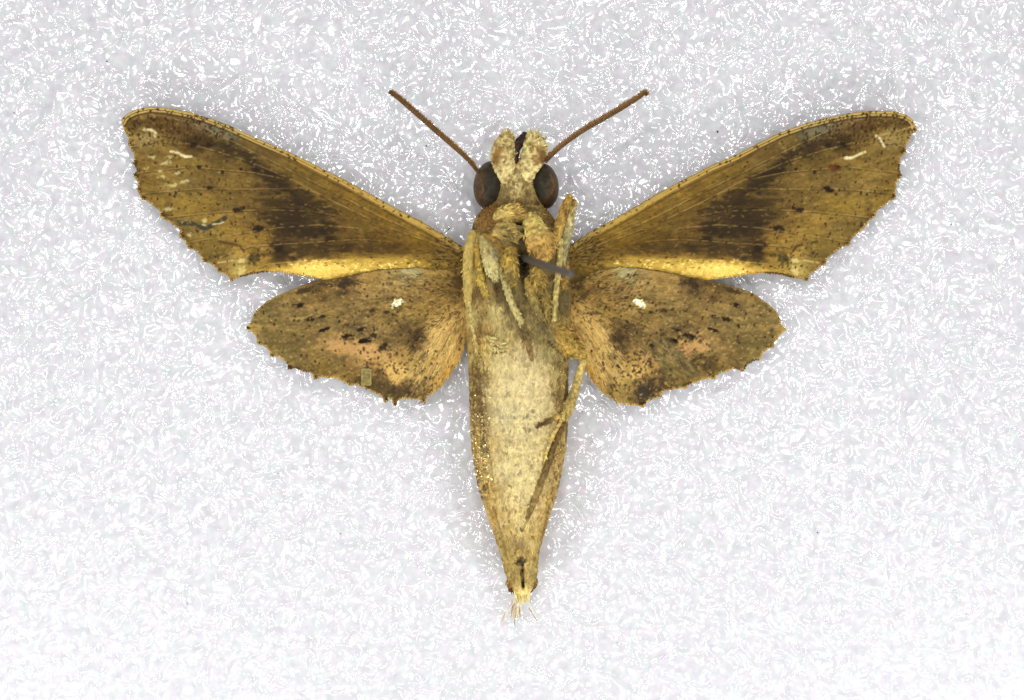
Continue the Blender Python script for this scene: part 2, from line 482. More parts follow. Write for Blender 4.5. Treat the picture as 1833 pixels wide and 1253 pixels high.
# ---- colour fields
FW_S = [(225, 215, 105, 82, 38), (245, 203, 165, 135, 70), (240, 222, 100, 75, 35), (270, 215, 118, 90, 44), (300, 225, 108, 80, 40), (330, 225, 122, 96, 58), (360, 222, 115, 92, 62), (390, 232, 112, 100, 72), (410, 240, 110, 98, 68), (440, 255, 118, 94, 48),
        (232, 240, 150, 122, 65), (250, 240, 150, 125, 72), (262, 250, 155, 130, 80), (240, 275, 130, 103, 52), (280, 270, 126, 100, 50), (310, 265, 120, 93, 44), (335, 260, 112, 84, 38), (350, 255, 84, 62, 30), (370, 250, 98, 75, 36), (400, 265, 90, 69, 34),
        (250, 300, 125, 98, 46), (255, 330, 128, 100, 45), (290, 300, 135, 108, 55), (320, 300, 138, 110, 52), (350, 300, 126, 99, 48), (390, 300, 118, 93, 46), (420, 300, 120, 94, 46), (300, 335, 142, 114, 58), (340, 330, 134, 107, 57), (370, 325, 122, 95, 50), (400, 335, 123, 97, 46), (430, 320, 116, 90, 44),
        (280, 360, 136, 108, 50), (330, 370, 145, 116, 52), (370, 365, 142, 112, 50), (410, 365, 123, 97, 48), (440, 345, 116, 89, 44), (470, 320, 102, 78, 38), (500, 330, 86, 66, 33), (330, 400, 130, 104, 52), (350, 420, 125, 100, 52), (350, 440, 135, 106, 46), (380, 455, 128, 102, 48), (390, 430, 140, 112, 52), (420, 410, 155, 122, 55), (400, 395, 150, 118, 55), (440, 400, 128, 99, 48),
        (440, 440, 160, 125, 58), (470, 430, 150, 116, 52), (480, 460, 150, 116, 52), (460, 480, 165, 132, 62), (425, 480, 172, 146, 80), (400, 478, 135, 108, 55), (500, 400, 90, 69, 35), (480, 375, 96, 74, 36), (530, 380, 82, 62, 34), (560, 380, 88, 67, 35), (530, 410, 76, 58, 35), (560, 420, 78, 60, 34), (580, 405, 84, 66, 37), (500, 430, 96, 72, 36), (500, 460, 108, 82, 38), (540, 450, 96, 72, 36), (580, 445, 92, 68, 33), (620, 440, 96, 72, 32), (660, 440, 98, 73, 30), (700, 435, 104, 77, 30),
        (600, 400, 108, 81, 38), (560, 340, 110, 85, 38), (600, 350, 114, 87, 36), (620, 380, 116, 88, 38), (660, 400, 114, 87, 36), (700, 420, 116, 88, 36), (740, 440, 120, 91, 34), (520, 300, 118, 92, 42), (480, 285, 113, 88, 44), (540, 310, 122, 95, 40), (580, 325, 128, 100, 42), (640, 350, 135, 105, 42), (700, 385, 138, 106, 38), (750, 415, 142, 110, 42), (780, 430, 130, 100, 40), (800, 445, 120, 94, 44), (760, 455, 135, 102, 40), (800, 465, 135, 106, 48),
        (520, 475, 165, 130, 60), (545, 480, 200, 160, 80), (560, 487, 220, 180, 92), (580, 482, 205, 165, 80), (600, 477, 190, 150, 68), (640, 472, 182, 147, 68), (680, 472, 170, 138, 60), (720, 472, 158, 125, 55), (740, 480, 162, 130, 65), (500, 485, 172, 140, 66), (520, 488, 186, 148, 73), (680, 455, 116, 86, 36), (640, 456, 120, 90, 38), (600, 458, 125, 95, 42), (560, 462, 135, 102, 46)]
HW_S = [(450, 585, 160, 130, 70), (470, 570, 130, 106, 60), (490, 550, 128, 104, 60), (520, 540, 135, 108, 62), (550, 530, 130, 102, 56), (580, 520, 125, 96, 52), (480, 600, 125, 102, 58), (510, 620, 122, 100, 56), (540, 640, 122, 98, 54), (520, 590, 130, 105, 60), (560, 600, 130, 104, 58), (560, 570, 138, 112, 66), (600, 560, 135, 108, 62), (600, 530, 135, 106, 60), (640, 520, 145, 114, 66), (620, 505, 100, 76, 46), (580, 507, 115, 88, 50), (660, 495, 150, 118, 65), (700, 490, 165, 134, 80), (735, 487, 172, 150, 100), (780, 492, 160, 128, 70),
        (650, 550, 142, 114, 66), (690, 540, 140, 112, 64), (740, 520, 148, 116, 66), (790, 510, 140, 108, 56), (820, 520, 120, 92, 46), (700, 570, 142, 114, 62), (740, 560, 148, 118, 62), (780, 550, 150, 118, 62), (800, 560, 160, 124, 66), (640, 590, 130, 104, 62), (680, 600, 135, 108, 64), (700, 620, 138, 110, 65), (720, 590, 126, 100, 57), (750, 600, 108, 84, 48), (745, 620, 104, 80, 45), (600, 620, 155, 122, 72), (630, 622, 180, 140, 82), (660, 630, 185, 146, 88), (690, 640, 188, 148, 90), (600, 640, 135, 108, 60), (640, 650, 140, 108, 62), (680, 650, 160, 124, 66),
        (700, 655, 195, 154, 88), (715, 670, 200, 160, 92), (705, 680, 178, 140, 80), (730, 640, 160, 126, 68), (750, 650, 175, 140, 78), (770, 620, 205, 166, 98), (790, 600, 210, 170, 100), (805, 580, 205, 162, 92), (820, 590, 165, 126, 64), (780, 650, 195, 156, 88), (800, 650, 190, 145, 72), (790, 680, 185, 140, 70), (760, 680, 170, 138, 80), (770, 700, 175, 135, 66), (740, 690, 118, 92, 54), (700, 700, 113, 90, 51), (670, 690, 106, 83, 46), (680, 670, 118, 91, 50), (620, 670, 120, 94, 48), (580, 660, 122, 96, 48), (640, 680, 118, 89, 46), (725, 705, 108, 84, 48), (750, 710, 116, 90, 50)]
FW_VEINS = [[(825, 448), (690, 392), (600, 345), (500, 295), (420, 255), (340, 218), (270, 204)],
            [(825, 452), (690, 405), (600, 362), (520, 320), (450, 290), (380, 268), (330, 255), (275, 253), (232, 262)],
            [(520, 322), (450, 308), (340, 298), (242, 308)],
            [(580, 350), (540, 336), (450, 338), (350, 337), (248, 346)],
            [(600, 385), (560, 378), (470, 375), (400, 378), (300, 388)],
            [(640, 408), (570, 402), (500, 407), (410, 420), (330, 434)],
            [(700, 432), (640, 428), (540, 435), (450, 440), (370, 468)],
            [(822, 462), (700, 462), (580, 464), (480, 472), (414, 499)]]
HW_VEINS = [[(825, 500), (700, 500), (620, 512), (540, 530), (470, 560)],
            [(825, 510), (720, 528), (620, 545), (530, 575), (445, 587)],
            [(700, 532), (620, 572), (540, 610), (470, 622)],
            [(700, 545), (640, 592), (570, 640), (518, 656)],
            [(710, 560), (660, 602), (610, 650), (568, 674)],
            [(760, 560), (700, 620), (650, 670), (622, 687)],
            [(800, 555), (750, 620), (715, 680), (690, 715)],
            [(825, 560), (790, 630), (765, 690), (760, 716)]]


def pleat(x, y, veins, amp=1.6, wd=9):
    z = np.zeros(x.shape)
    for i, v in enumerate(veins):
        d, t = seg_dist(x, y, v)
        z += (amp if i % 2 == 0 else -.7 * amp) * np.exp(-(d / wd) ** 2) + .9 * np.exp(-(d / 2.0) ** 2)
    return z


def paint_forewing(x, y, left):
    p = Paint(x, y, FW_S, 9, 2.0)
    lead = np.array(FWL_lead) if left else np.array([(mirror(a), b) for a, b in FWR_lead])
    rest = np.array(FWL_rest) if left else np.array([(mirror(a), b) for a, b in FWR_rest])
    # streaks that fan out from the wing root
    th = np.arctan2(y - 470, 900 - x); r = np.hypot(x - 900, y - 470)
    st = fbm(th * 95 + r * .012, r / 26, 3)
    p.mul(1 + .32 * (st - .5))
    p.mul(1 + .30 * (fbm(x / 5, y / 3.2, 3) - .5))
    p.mix(.35 * sstep(.52, .8, fbm(x / 22 + 3, y / 16, 3)), (150, 122, 62))
    p.mix(.35 * sstep(.55, .8, fbm(x / 20 + 31, y / 15 + 9, 3)), (95, 74, 36))
    dl, tl = seg_dist(x, y, lead)
    near = 1 - sstep(430, 760, x)
    # dark discal clouds, ragged and cut by veins
    dk = (52, 39, 22)
    for X, Y, rx, ry, an, a in [(447, 287, 34, 9, 40, .75), (472, 305, 22, 9, 35, .6), (500, 328, 30, 13, 25, .7), (548, 362, 34, 13, 15, .7), (590, 380, 20, 8, 20, .4), (520, 388, 40, 12, 5, .65), (530, 412, 44, 12, 5, .7), (585, 412, 14, 16, 30, .85), (490, 362, 26, 8, 10, .5), (505, 445, 20, 12, 20, .7), (560, 448, 60, 9, -3, .45), (660, 445, 80, 7, 2, .4), (500, 462, 22, 9, 0, .5), (462, 410, 9, 5, 0, .95), (345, 258, 14, 9, 20, .6), (372, 256, 28, 8, 15, .55), (410, 270, 16, 8, 40, .5), (455, 300, 12, 5, 60, .5)]:
        p.mix(a * .88 * p.ell(X, Y, rx * 1.08, ry * 1.1, an, .5, 1.15, 4.2, 3.2), dk)
    # apical streak
    p.line([(222, 211), (250, 214), (290, 220), (330, 233), (360, 246)], 10, (92, 68, 32), .7, 5, .42, 6)
    p.line([(240, 204), (290, 208), (340, 217)], 3.5, (128, 100, 60), .5, 2)
    p.mix(.55 * p.ell(388, 234, 32, 8, 18, .5, .6, 7), (122, 112, 88))
    # veins
    for i, v in enumerate(FW_VEINS):
        p.line(v, 1.0, (168, 138, 82), .60, .9, .42, 9)
        p.line(v, .8, (62, 46, 22), .62, .8, .45, 8, 0, 2.2)
    # costal edge: pale band with fine brown lines
    p.mix((1 - sstep(6.5, 10.5, dl)) * (.5 + .4 * near), (198, 168, 98))
    p.mix((1 - sstep(.8, 2.4, abs(dl - 14))) * .55 * sstep(430, 560, x) * (1 - sstep(760, 810, x)), (92, 68, 30))
    p.mix((1 - sstep(9, 12.5, dl)) * .85 * sstep(430, 560, x) * (1 - .5 * sstep(740, 820, x)), (186, 152, 80))
    p.mix((1 - sstep(.3, 1.2, abs(dl - 5.0))) * near * .9, (88, 62, 28))
    p.mix((1 - sstep(.5, 2.0, abs(dl - 10.2))) * near * .85, (84, 60, 28))
    p.mix((1 - sstep(.6, 2.2, dl)) * .55, (112, 84, 36))
    p.mix((1 - sstep(.6, 2.2, dl)) * .5 * near, (190, 158, 92))
    for k_ in range(46):
        i = rng.uniform(.06, 1); a = np.array(lead)[min(int(i * (len(lead) - 1)), len(lead) - 2)]; b = np.array(lead)[min(int(i * (len(lead) - 1)), len(lead) - 2) + 1]
        q = a + (b - a) * rng.random()
        p.spot(q[0] + rng.uniform(-2, 3), q[1] + rng.uniform(1, 9), rng.uniform(1.3, 3), rng.uniform(1.1, 2), (66, 46, 22), rng.uniform(-40, 60), .85)
    # hind margin: broad gold fold, with its bright glint painted in
    p.mix(.75 * p.ell(640, 480, 150, 19, -3, .35, .3, 7, 2), (176, 142, 64))
    p.mix(.7 * p.ell(575, 482, 66, 16, -4, .5, .4, 7), (240, 200, 108))
    p.mix(.5 * p.ell(660, 474, 75, 9, -2, .5, .4, 7), (190, 158, 80))
    # outer margin line
    dm, tm = seg_dist(x, y, rest[9:])
    p.mix((1 - sstep(1.2, 3.6, dm)) * .6, (165, 122, 52))
    p.mix((1 - sstep(.6, 1.8, dm)) * .45 * sstep(.4, .6, vnoise(tm * 60, tm * 0)), (86, 60, 26))
    for X, Y in TIPS[:11] if left else [(mirror(a), b) for a, b in TIPS[11:19]]:
        p.spot(X + 2, Y, 4.5, 3.5, (74, 50, 24), 60, .8, .4, .6)
    # tornus
    p.mix(.85 * p.ell(432, 466, 8, 4, -5, .5, .6), (210, 184, 118)); p.mix(.8 * p.ell(432, 484, 10, 5, -40, .5, .8), (206, 180, 112))
    p.mix(.8 * p.ell(452, 463, 9, 11, 20, .5, .9, 5), (78, 66, 34)); p.mix(.45 * p.ell(366, 452, 26, 14, 15, .4, .4), (120, 98, 50))
    p.line([(392, 432), (412, 436), (430, 440), (436, 450)], 2.2, (84, 64, 32), .75, 1.4)
    p.line([(390, 470), (416, 466)], 1.6, (198, 168, 104), .8, 1)
    p.line([(428, 498), (446, 491.5), (471, 487.5), (500, 487.5)], 1.1, (84, 62, 28), .8, .8)
    # spots
    for X, Y, rx, ry in [(375, 336, 6, 3.6), (424, 375, 7, 4.5), (463, 408, 9, 5), (500, 446, 8, 6), (355, 299, 5, 4), (345, 258, 7, 5), (372, 260, 5, 5), (436, 372, 4, 3), (358, 347, 2.5, 2.5), (302, 347, 2.2, 3), (313, 345, 2.2, 3), (430, 302, 3, 3), (398, 308, 3, 3)]:
        p.spot(X, Y, rx, ry, (50, 34, 18), -10, .85, .4, .6)
    de = lambda X, Y: .85 if X < 500 and 395 < Y < 480 else (.55 if X < 460 else .22)
    sd = 5 if left else 6
    p.specks(900, (225, 200, 560, 500), (62, 44, 22), (.8, 1.9), 1.5, 65, de, seed=sd)
    p.specks(300, (225, 205, 420, 260), (62, 44, 20), (1.0, 1.9), 1.3, 65, seed=sd + 10)
    p.specks(260, (560, 320, 830, 480), (76, 55, 26), (.8, 1.5), 2.2, 12, a=(.25, .6), seed=sd + 20)
    p.specks(150, (480, 330, 830, 470), (150, 116, 58), (.9, 1.5), 2.6, 5, a=(.3, .6), seed=sd + 30)
    p.specks(80, (780, 425, 840, 480), (70, 52, 26), (1.0, 1.8), 2.0, 30, seed=sd + 40)
    p.specks(150, (520, 465, 760, 500), (240, 205, 120), (.9, 1.6), 2.0, 0, a=(.4, .8), seed=sd + 50)
    # pale apical marks
    pm = (222, 202, 152)
    if left:
        p.line([(256, 230), (268, 231), (277, 237), (275, 243)], 2.2, pm, .9, 1.6, .34, 4)
        p.line([(304, 270), (318, 273), (330, 280), (342, 279.5)], 2.2, pm, .9, 1.6, .33, 4)
        p.spot(331, 279, 7, 2.6, pm, 8, .9, .5, .9)
        for X, Y, L_ in [(292, 292, 8), (299, 288, 5), (313, 310, 6), (288, 316, 5), (328, 324, 6), (306, 331, 8), (299, 374, 7), (327, 398, 7), (339, 420, 5), (284, 306, 4), (270, 280, 5), (262, 300, 4), (303, 280, 5)]:
            p.spot(X, Y, L_ * 1.1, 2.4, (198, 180, 126), -8, .75, .6, 1.2)
        # torn crease
        p.line([(322, 399), (342, 400), (356, 406), (367, 408), (382, 402), (402, 390)], 4.2, (70, 64, 46), .92, 1.8, .28, 5)
        p.line([(380, 401), (392, 400), (399, 397)], 1.3, (196, 184, 140), .85, .8)
        p.spot(366, 395, 4, 3.5, (190, 170, 112), 0, .95); p.spot(365, 403, 4, 2, (196, 184, 140), 20, .9)
    else:
        p.line([(286, 242), (265, 238), (240, 231), (219, 225)], 1.7, (198, 168, 104), .75, 1.6, .36, 5)
        p.mix(.5 * p.ell(255, 244, 26, 12, -20, .5, .6), (152, 126, 68))
        p.line([(286, 242), (279, 247), (275, 255), (271, 261)], 2.2, pm, .9, 1.6, .3, 4)
        p.line([(342, 282), (330, 282), (318, 276), (306, 271)], 2.2, pm, .9, 1.6, .3, 4)
        p.spot(336, 282, 6, 2.8, pm, 0, .9, .5, .9)
        p.spot(371, 340, 10, 4, (40, 28, 18), -15, .95); p.spot(362, 300, 8, 7, (96, 52, 26), 0, .7, .5, .8)
    p.specks(300, (225, 195, 470, 500), (172, 142, 80), (1.0, 2.0), 1.8, 5, a=(.25, .5), seed=sd + 70)
    mean = np.array([122., 96., 48.]); p.c = mean * (np.maximum(p.c, 1) / mean) ** 1.22
    p.gloss = np.clip(.75 * p.ell(620, 480, 140, 17, -3, .4, .4, 6) * 1.15 + .22 * (1 - sstep(5, 12, dl)) + .10, 0, 1)
    return p


def paint_hindwing(x, y, left):
    p = Paint(x, y, HW_S, 8, 2.0)
    o = np.array(HWL if left else [(mirror(a), b) for a, b in HWR])
    th = np.arctan2(y - 520, 850 - x); r = np.hypot(x - 850, y - 520)
    st = fbm(th * 62 + r * .02, r / 20, 3)
    p.mul(1 + .40 * (st - .5))
    p.mul(1 + .34 * (fbm(x / 4.5, y / 3.6, 3) - .5))
    p.mix(.40 * sstep(.52, .8, fbm(x / 18 + 3, y / 13, 3)), (176, 138, 76))
    p.mix(.40 * sstep(.55, .8, fbm(x / 17 + 31, y / 13 + 9, 3)), (98, 77, 42))
    # light fan at the inner margin
    fan = p.ell(784, 628, 84, 31, -62, .4, .4, 8)
    p.mix(.6 * fan, (204, 168, 102))
    p.mix(.55 * fan * sstep(.5, .75, fbm(th * 120, r / 40, 2)), (232, 196, 128))
    p.mix(.5 * fan * sstep(.58, .8, fbm(th * 120 + 40, r / 40, 2)), (150, 112, 56))
    for i, v in enumerate(HW_VEINS):
        p.line(v, .8, (84, 64, 32), .45, .8, .5, 9)
        p.line(v, .9, (172, 142, 86), .4, .8, .5, 8, 0, -2.0)
    for X, Y, rx, ry, an, a in [(618, 507, 15, 9, -10, .75), (545, 519, 13, 5, -15, .7), (580, 509, 16, 4, -10, .55), (749, 606, 13, 15, 30, .65), (720, 592, 26, 8, -30, .4), (612, 523, 12, 5, 0, .5), (580, 536, 10, 4, 0, .4), (640, 585, 20, 6, 0, .35), (660, 560, 24, 6, -15, .35), (690, 695, 40, 14, 12, .45), (740, 700, 22, 10, 10, .4), (726, 690, 10, 7, 0, .4), (820, 500, 16, 14, 0, .5), (700, 536, 18, 4, -10, .4), (757, 640, 6, 10, 20, .4)]:
        p.mix(a * p.ell(X, Y, rx, ry, an, .55, 1.0, 5), (66, 50, 28))
    for X, Y, rx, ry, a in [(580, 590, 9, 3.6, .95), (621, 602, 10, 5, 1), (652, 610, 11, 5, 1), (687, 621, 7, 4.5, 1), (537, 547, 5.5, 4, .9), (555, 571, 8, 4.5, .8), (576, 567, 6, 2.6, .7), (646, 590, 7, 3, .8), (669, 601, 7, 3.5, .7), (668, 555, 7, 3, .5), (690, 559, 5, 3, .6)]:
        p.spot(X, Y, rx, ry, (34, 22, 12), -18, a, .35, .7, 4)
    p.mix(.75 * p.ell(640, 627, 62, 14, 12, .5, .8, 6), (194, 148, 92))
    if left:
        p.mix(.85 * p.ell(706, 660, 20, 12, 35, .4, .8, 5), (206, 166, 98)); p.mix(.8 * p.ell(708, 676, 9, 10, 0, .4, .7, 5), (204, 164, 94))
    else:
        p.mix(.6 * p.ell(630, 630, 16, 14, 20, .4, .7, 5), (186, 138, 84))
        p.mix(.85 * p.ell(700, 700, 17, 19, 10, .45, .9, 5), (66, 56, 44)); p.mix(.6 * p.ell(596, 648, 24, 13, -25, .5, .9, 5), (72, 56, 30))
        p.mix(.5 * p.ell(740, 695, 20, 24, -30, .4, .5, 5), (198, 164, 88))
        zone = p.ell(655, 645, 75, 48, 25, .5, .5, 8)
        p.mix(.85 * zone * sstep(.5, .68, fbm(x / 9 + 70, y / 6, 3)), (78, 60, 36)); p.mix(.5 * zone * sstep(.52, .7, fbm(x / 10 + 20, y / 6 + 50, 3)), (176, 142, 84))
    # pale discal flash and leading edge
    p.mix(.98 * p.ell(711.5, 543, 10, 6.5, -22, .4, .9, 4), (255, 240, 180))
    p.mix(.7 * p.ell(733, 488, 18, 5, 3, .5, .7, 5), (182, 164, 116))
    d, t = seg_dist(x, y, o[3:-3])
    p.mix((1 - sstep(1.0, 4, d)) * .55 * sstep(480, 530, y), (190, 156, 86))
    p.mix((1 - sstep(1.0, 3, d)) * .6 * (1 - sstep(500, 545, y)), (92, 70, 36))
    for X, Y in [(463, 615), (486, 637), (519, 657), (566, 675), (622, 687), (706, 722), (692, 716), (443, 587), (760, 718)]:
        p.spot(X, Y, 5, 3.0, (56, 38, 18), 10, .9, .4, .4)
    sd = 105 if left else 106
    p.specks(700, (450, 485, 830, 715), (58, 42, 22), (1.0, 2.0), 1.5, 60, lambda X, Y: .5 if X < 700 else .6, seed=sd)
    p.specks(170, (650, 625, 790, 720), (78, 56, 30), (1.1, 2.0), 1.5, 40, seed=sd + 10)
    p.specks(170, (700, 490, 835, 590), (78, 58, 32), (.9, 1.6), 2.4, 20, a=(.35, .75), seed=sd + 20)
    p.specks(500, (450, 485, 830, 715), (186, 150, 90), (.9, 1.7), 1.8, 20, a=(.3, .7), seed=sd + 30)
    mean = np.array([146., 115., 65.]); p.c = mean * (np.maximum(p.c, 1) / mean) ** 1.22
    p.gloss = np.clip(.9 * p.ell(711.5, 543, 10, 6.5, -22, .4, .9, 4) + .08, 0, 1)
    return p


def wing_z(x, y, fore):
    """height of the wing (left co-ordinates)"""
    t = np.clip((830 - x) / 620, 0, 1)
    if fore:
        z = 48 - 12 * t + 6 * np.sin(t * 3.1)
        dl, _ = seg_dist(x, y, FWL_lead)
        z = z + 4.0 * np.exp(-(dl / 14) ** 2) + 5 * np.exp(-(((x - 600) / 130) ** 2 + ((y - 480) / 15) ** 2))
        z = z + pleat(x, y, FW_VEINS, 1.3, 10) + 2.0 * (fbm(x / 40, y / 28, 2) - .5)
    else:
        z = 60 - 18 * t - 8 * sstep(620, 720, y)
        z = z + pleat(x, y, HW_VEINS, 1.9, 9) + 3.0 * (fbm(x / 34, y / 26, 2) - .5)
    return z


def build_wing(name, outline, left, fore):
    x, y, F, rim, P = wing_sheet(outline, 1.45, True)
    xm = x if left else mirror(x)
    p = (paint_forewing if fore else paint_hindwing)(xm, y, left)
    z = wing_z(xm, y, fore) + .5 * (fbm(x / 3, y / 3, 2) - .5)
    n = len(x); T = 2.2
    V = np.vstack([np.column_stack([x, y, z]), np.column_stack([x, y, z - T])])
    sd = np.column_stack([rim[:, 1], rim[:, 0], rim[:, 0] + n, rim[:, 1] + n])
    Fa = np.vstack([F[:, ::-1], F + n, sd[:, ::-1]])
    o = make(name, V, Fa, M_wing, moth, np.vstack([p.c, p.c]), np.concatenate([p.gloss, p.gloss]), fit=FIT_WING, alb=ALB_FORE if fore else ALB_HIND)
    return o, (x, y, z, p.c), P


def flakes(name, base, direc, length, width, colr, mat, parent, gloss=None, lift=.15, curl=0.0, fit=True, alb=None):
    """many slender scales/hairs, each a bent blade of two quads, as one part"""
    n = len(base)
    d = direc / (np.linalg.norm(direc, axis=1)[:, None] + 1e-9)
    sdv = np.cross(d, np.array([0, 0, 1.0])); sdv /= np.linalg.norm(sdv, axis=1)[:, None] + 1e-9
    tw = rng.normal(0, .35, n); up = np.cross(sdv, d)
    sdv = sdv * np.cos(tw)[:, None] + up * np.sin(tw)[:, None]
    L = length[:, None]; W = width[:, None]
    z = np.array([0, 0, 1.0])
    p0 = base; p1 = base + d * L * .5 + z * L * lift * .8; p2 = base + d * L + z * L * (lift - curl)
    V = np.stack([p0 - sdv * W * .25, p0 + sdv * W * .25, p1 - sdv * W * .5, p1 + sdv * W * .5, p2 - sdv * W * .12, p2 + sdv * W * .12], 1).reshape(-1, 3)
    i = np.arange(n)[:, None] * 6
    F = np.vstack([i + [0, 1, 3, 2], i + [2, 3, 5, 4]])
    g = np.zeros(n) if gloss is None else gloss
    o = make(name, V, F, mat, parent, np.repeat(colr, 6, 0), np.repeat(g, 6), smooth=True, fit=fit, alb=alb)
    o['kind'] = 'stuff'
    return o


wings = {}
for nm, out, left, fore in [('forewing', FWL_lead + FWL_rest[:], True, True), ('forewing', FWR_lead + FWR_rest, False, True), ('hindwing', HWL, True, False), ('hindwing', HWR, False, False)]:
    o, dat, P = build_wing(nm, out, left, fore)
    o['label'] = {(1, 1): 'forewing with a torn grey crease near its outer edge', (0, 1): 'forewing with an unbroken outer edge', (1, 0): 'hindwing with a small pale oblong patch at its lower edge', (0, 0): 'hindwing with a large greyish rubbed patch at its lower edge'}[(int(left), int(fore))]
    wings[(left, fore)] = (o, dat)
    # fringe of short hairs along the outer margin
    Pc = P.mean(0); nxt = np.roll(P, -1, 0)
    tan = nxt - P; nr = np.column_stack([tan[:, 1], -tan[:, 0]])
    flip = np.array([inside(np.array([q[0] + .02 * a[0]]), np.array([q[1] + .02 * a[1]]), P)[0] for q, a in zip(P, nr * 40)])
    nr[flip] *= -1
    ok = (P[:, 0] < 790) | (P[:, 0] > 1066)
    if fore:
        yl = np.interp(P[:, 0] if left else mirror(P[:, 0]), [215, 240, 300, 400, 600, 830], [219, 232, 260, 330, 440, 470]); ok &= P[:, 1] > yl
        ok &= ~((P[:, 1] > 485) & (abs(P[:, 0] - 928) < 360))
    else:
        xx = P[:, 0] if left else mirror(P[:, 0]); ok &= P[:, 1] > np.interp(xx, [440, 470, 520, 600, 830], [588, 560, 570, 600, 620])
    q = P[ok]; dn = nr[ok]; dn = dn / (np.hypot(*dn.T)[:, None] + 1e-9)
    rep = 1; q = np.repeat(q, rep, 0); dn = np.repeat(dn, rep, 0)
    q = q + rng.uniform(-1, 1, q.shape) - dn * 3.0
    xm = q[:, 0] if left else mirror(q[:, 0])
    b3 = np.column_stack([q, wing_z(xm, q[:, 1], fore) + .4])
    dd = np.column_stack([dn + rng.normal(0, .25, dn.shape), np.zeros(len(q))])
    tone = np.where((vnoise(np.arange(len(q)) / 26., np.zeros(len(q))) > .66)[:, None], np.array([[84, 60, 28]]), np.array([[196, 160, 92]])) * rng.uniform(.8, 1.15, (len(q), 1))
    flakes('fringe', b3, dd, rng.uniform(3.2, 5.0, len(q)), rng.uniform(1.4, 2.2, len(q)), tone, M_hair, o, lift=.02, fit=FIT_WING, alb=ALB_FORE if fore else ALB_HIND)
    # long soft hairs over the wing root
    x_, y_, z_, c_ = dat
    xm = x_ if left else mirror(x_)
    if fore:
        wgt = sstep(745, 835, xm) * .9 + .10 * sstep(520, 700, xm); n_h = 700
        ox, oy = 850, 465
    else:
        wgt = sstep(690, 830, xm) + .8 * sstep(720, 780, xm) * sstep(560, 600, y_) + .05; n_h = 1500
        ox, oy = 850, 520
    idx = rng.choice(len(x_), n_h, p=wgt / wgt.sum())
    vx = xm[idx] - ox; vy = y_[idx] - oy
    if not left:
        vx = -vx
    dd = np.column_stack([vx, vy, np.zeros(n_h)]); dd /= np.linalg.norm(dd, axis=1)[:, None] + 1e-9
    dd += rng.normal(0, .22, dd.shape) * [1, 1, 0]
    L_ = rng.uniform(5, 12, n_h)
    far = np.clip(np.hypot(vx, vy) / 60, .35, 1); L_ *= far
    flakes('wing_hair', np.column_stack([x_[idx], y_[idx], z_[idx] + .2]), dd, L_, rng.uniform(1.0, 1.7, n_h), np.clip(c_[idx] * rng.uniform(.82, 1.16, (n_h, 1)), 0, 250), M_hair, o, lift=.07, curl=.03, fit=FIT_WING, alb=ALB_FORE if fore else ALB_HIND)

# ---- pieces let into the hindwings
def patch(poly, left, paint, parent, step=1.4, rise=1.6, edge=None, rag=.5, label=None):
    x, y, F, rim, P = wing_sheet(poly, step)
    xm = x if left else mirror(x)
    z = wing_z(xm, y, False) + rise + .5 * (fbm(x / 4, y / 4, 2) - .5)
    c = paint(x, y)
    n = len(x)
    V = np.vstack([np.column_stack([x, y, z]), np.column_stack([x, y, z - rise - .4])])
    sd = np.column_stack([rim[:, 1], rim[:, 0], rim[:, 0] + n, rim[:, 1] + n])
    o = make('wing_patch', V, np.vstack([F[:, ::-1], F + n, sd[:, ::-1]]), M_wing, parent, np.vstack([c, c]), np.full(2 * n, .1), fit=FIT_WING, alb=ALB_HIND)
    if label:
        o['label'] = label
    return o


def paint_small(x, y):
    p = Paint(x, y, [(655, 662, 150, 134, 86), (655, 688, 138, 120, 74)], 8)
    p.mul(1 + .4 * (fbm(x / 4, y / 4, 2) - .5))
    d, _ = seg_dist(x, y, [(647, 659.5), (665, 659.5), (664, 690), (646, 690), (647, 659.5)])
    p.mix((1 - sstep(.8, 2.4, d)) * .55, (176, 158, 104))
    for Y in (664, 669, 676, 683):
        p.line([(650, Y), (661, Y + 1)], 1.2, (112, 92, 50), .7, .8, .4, 3)
    return p.c


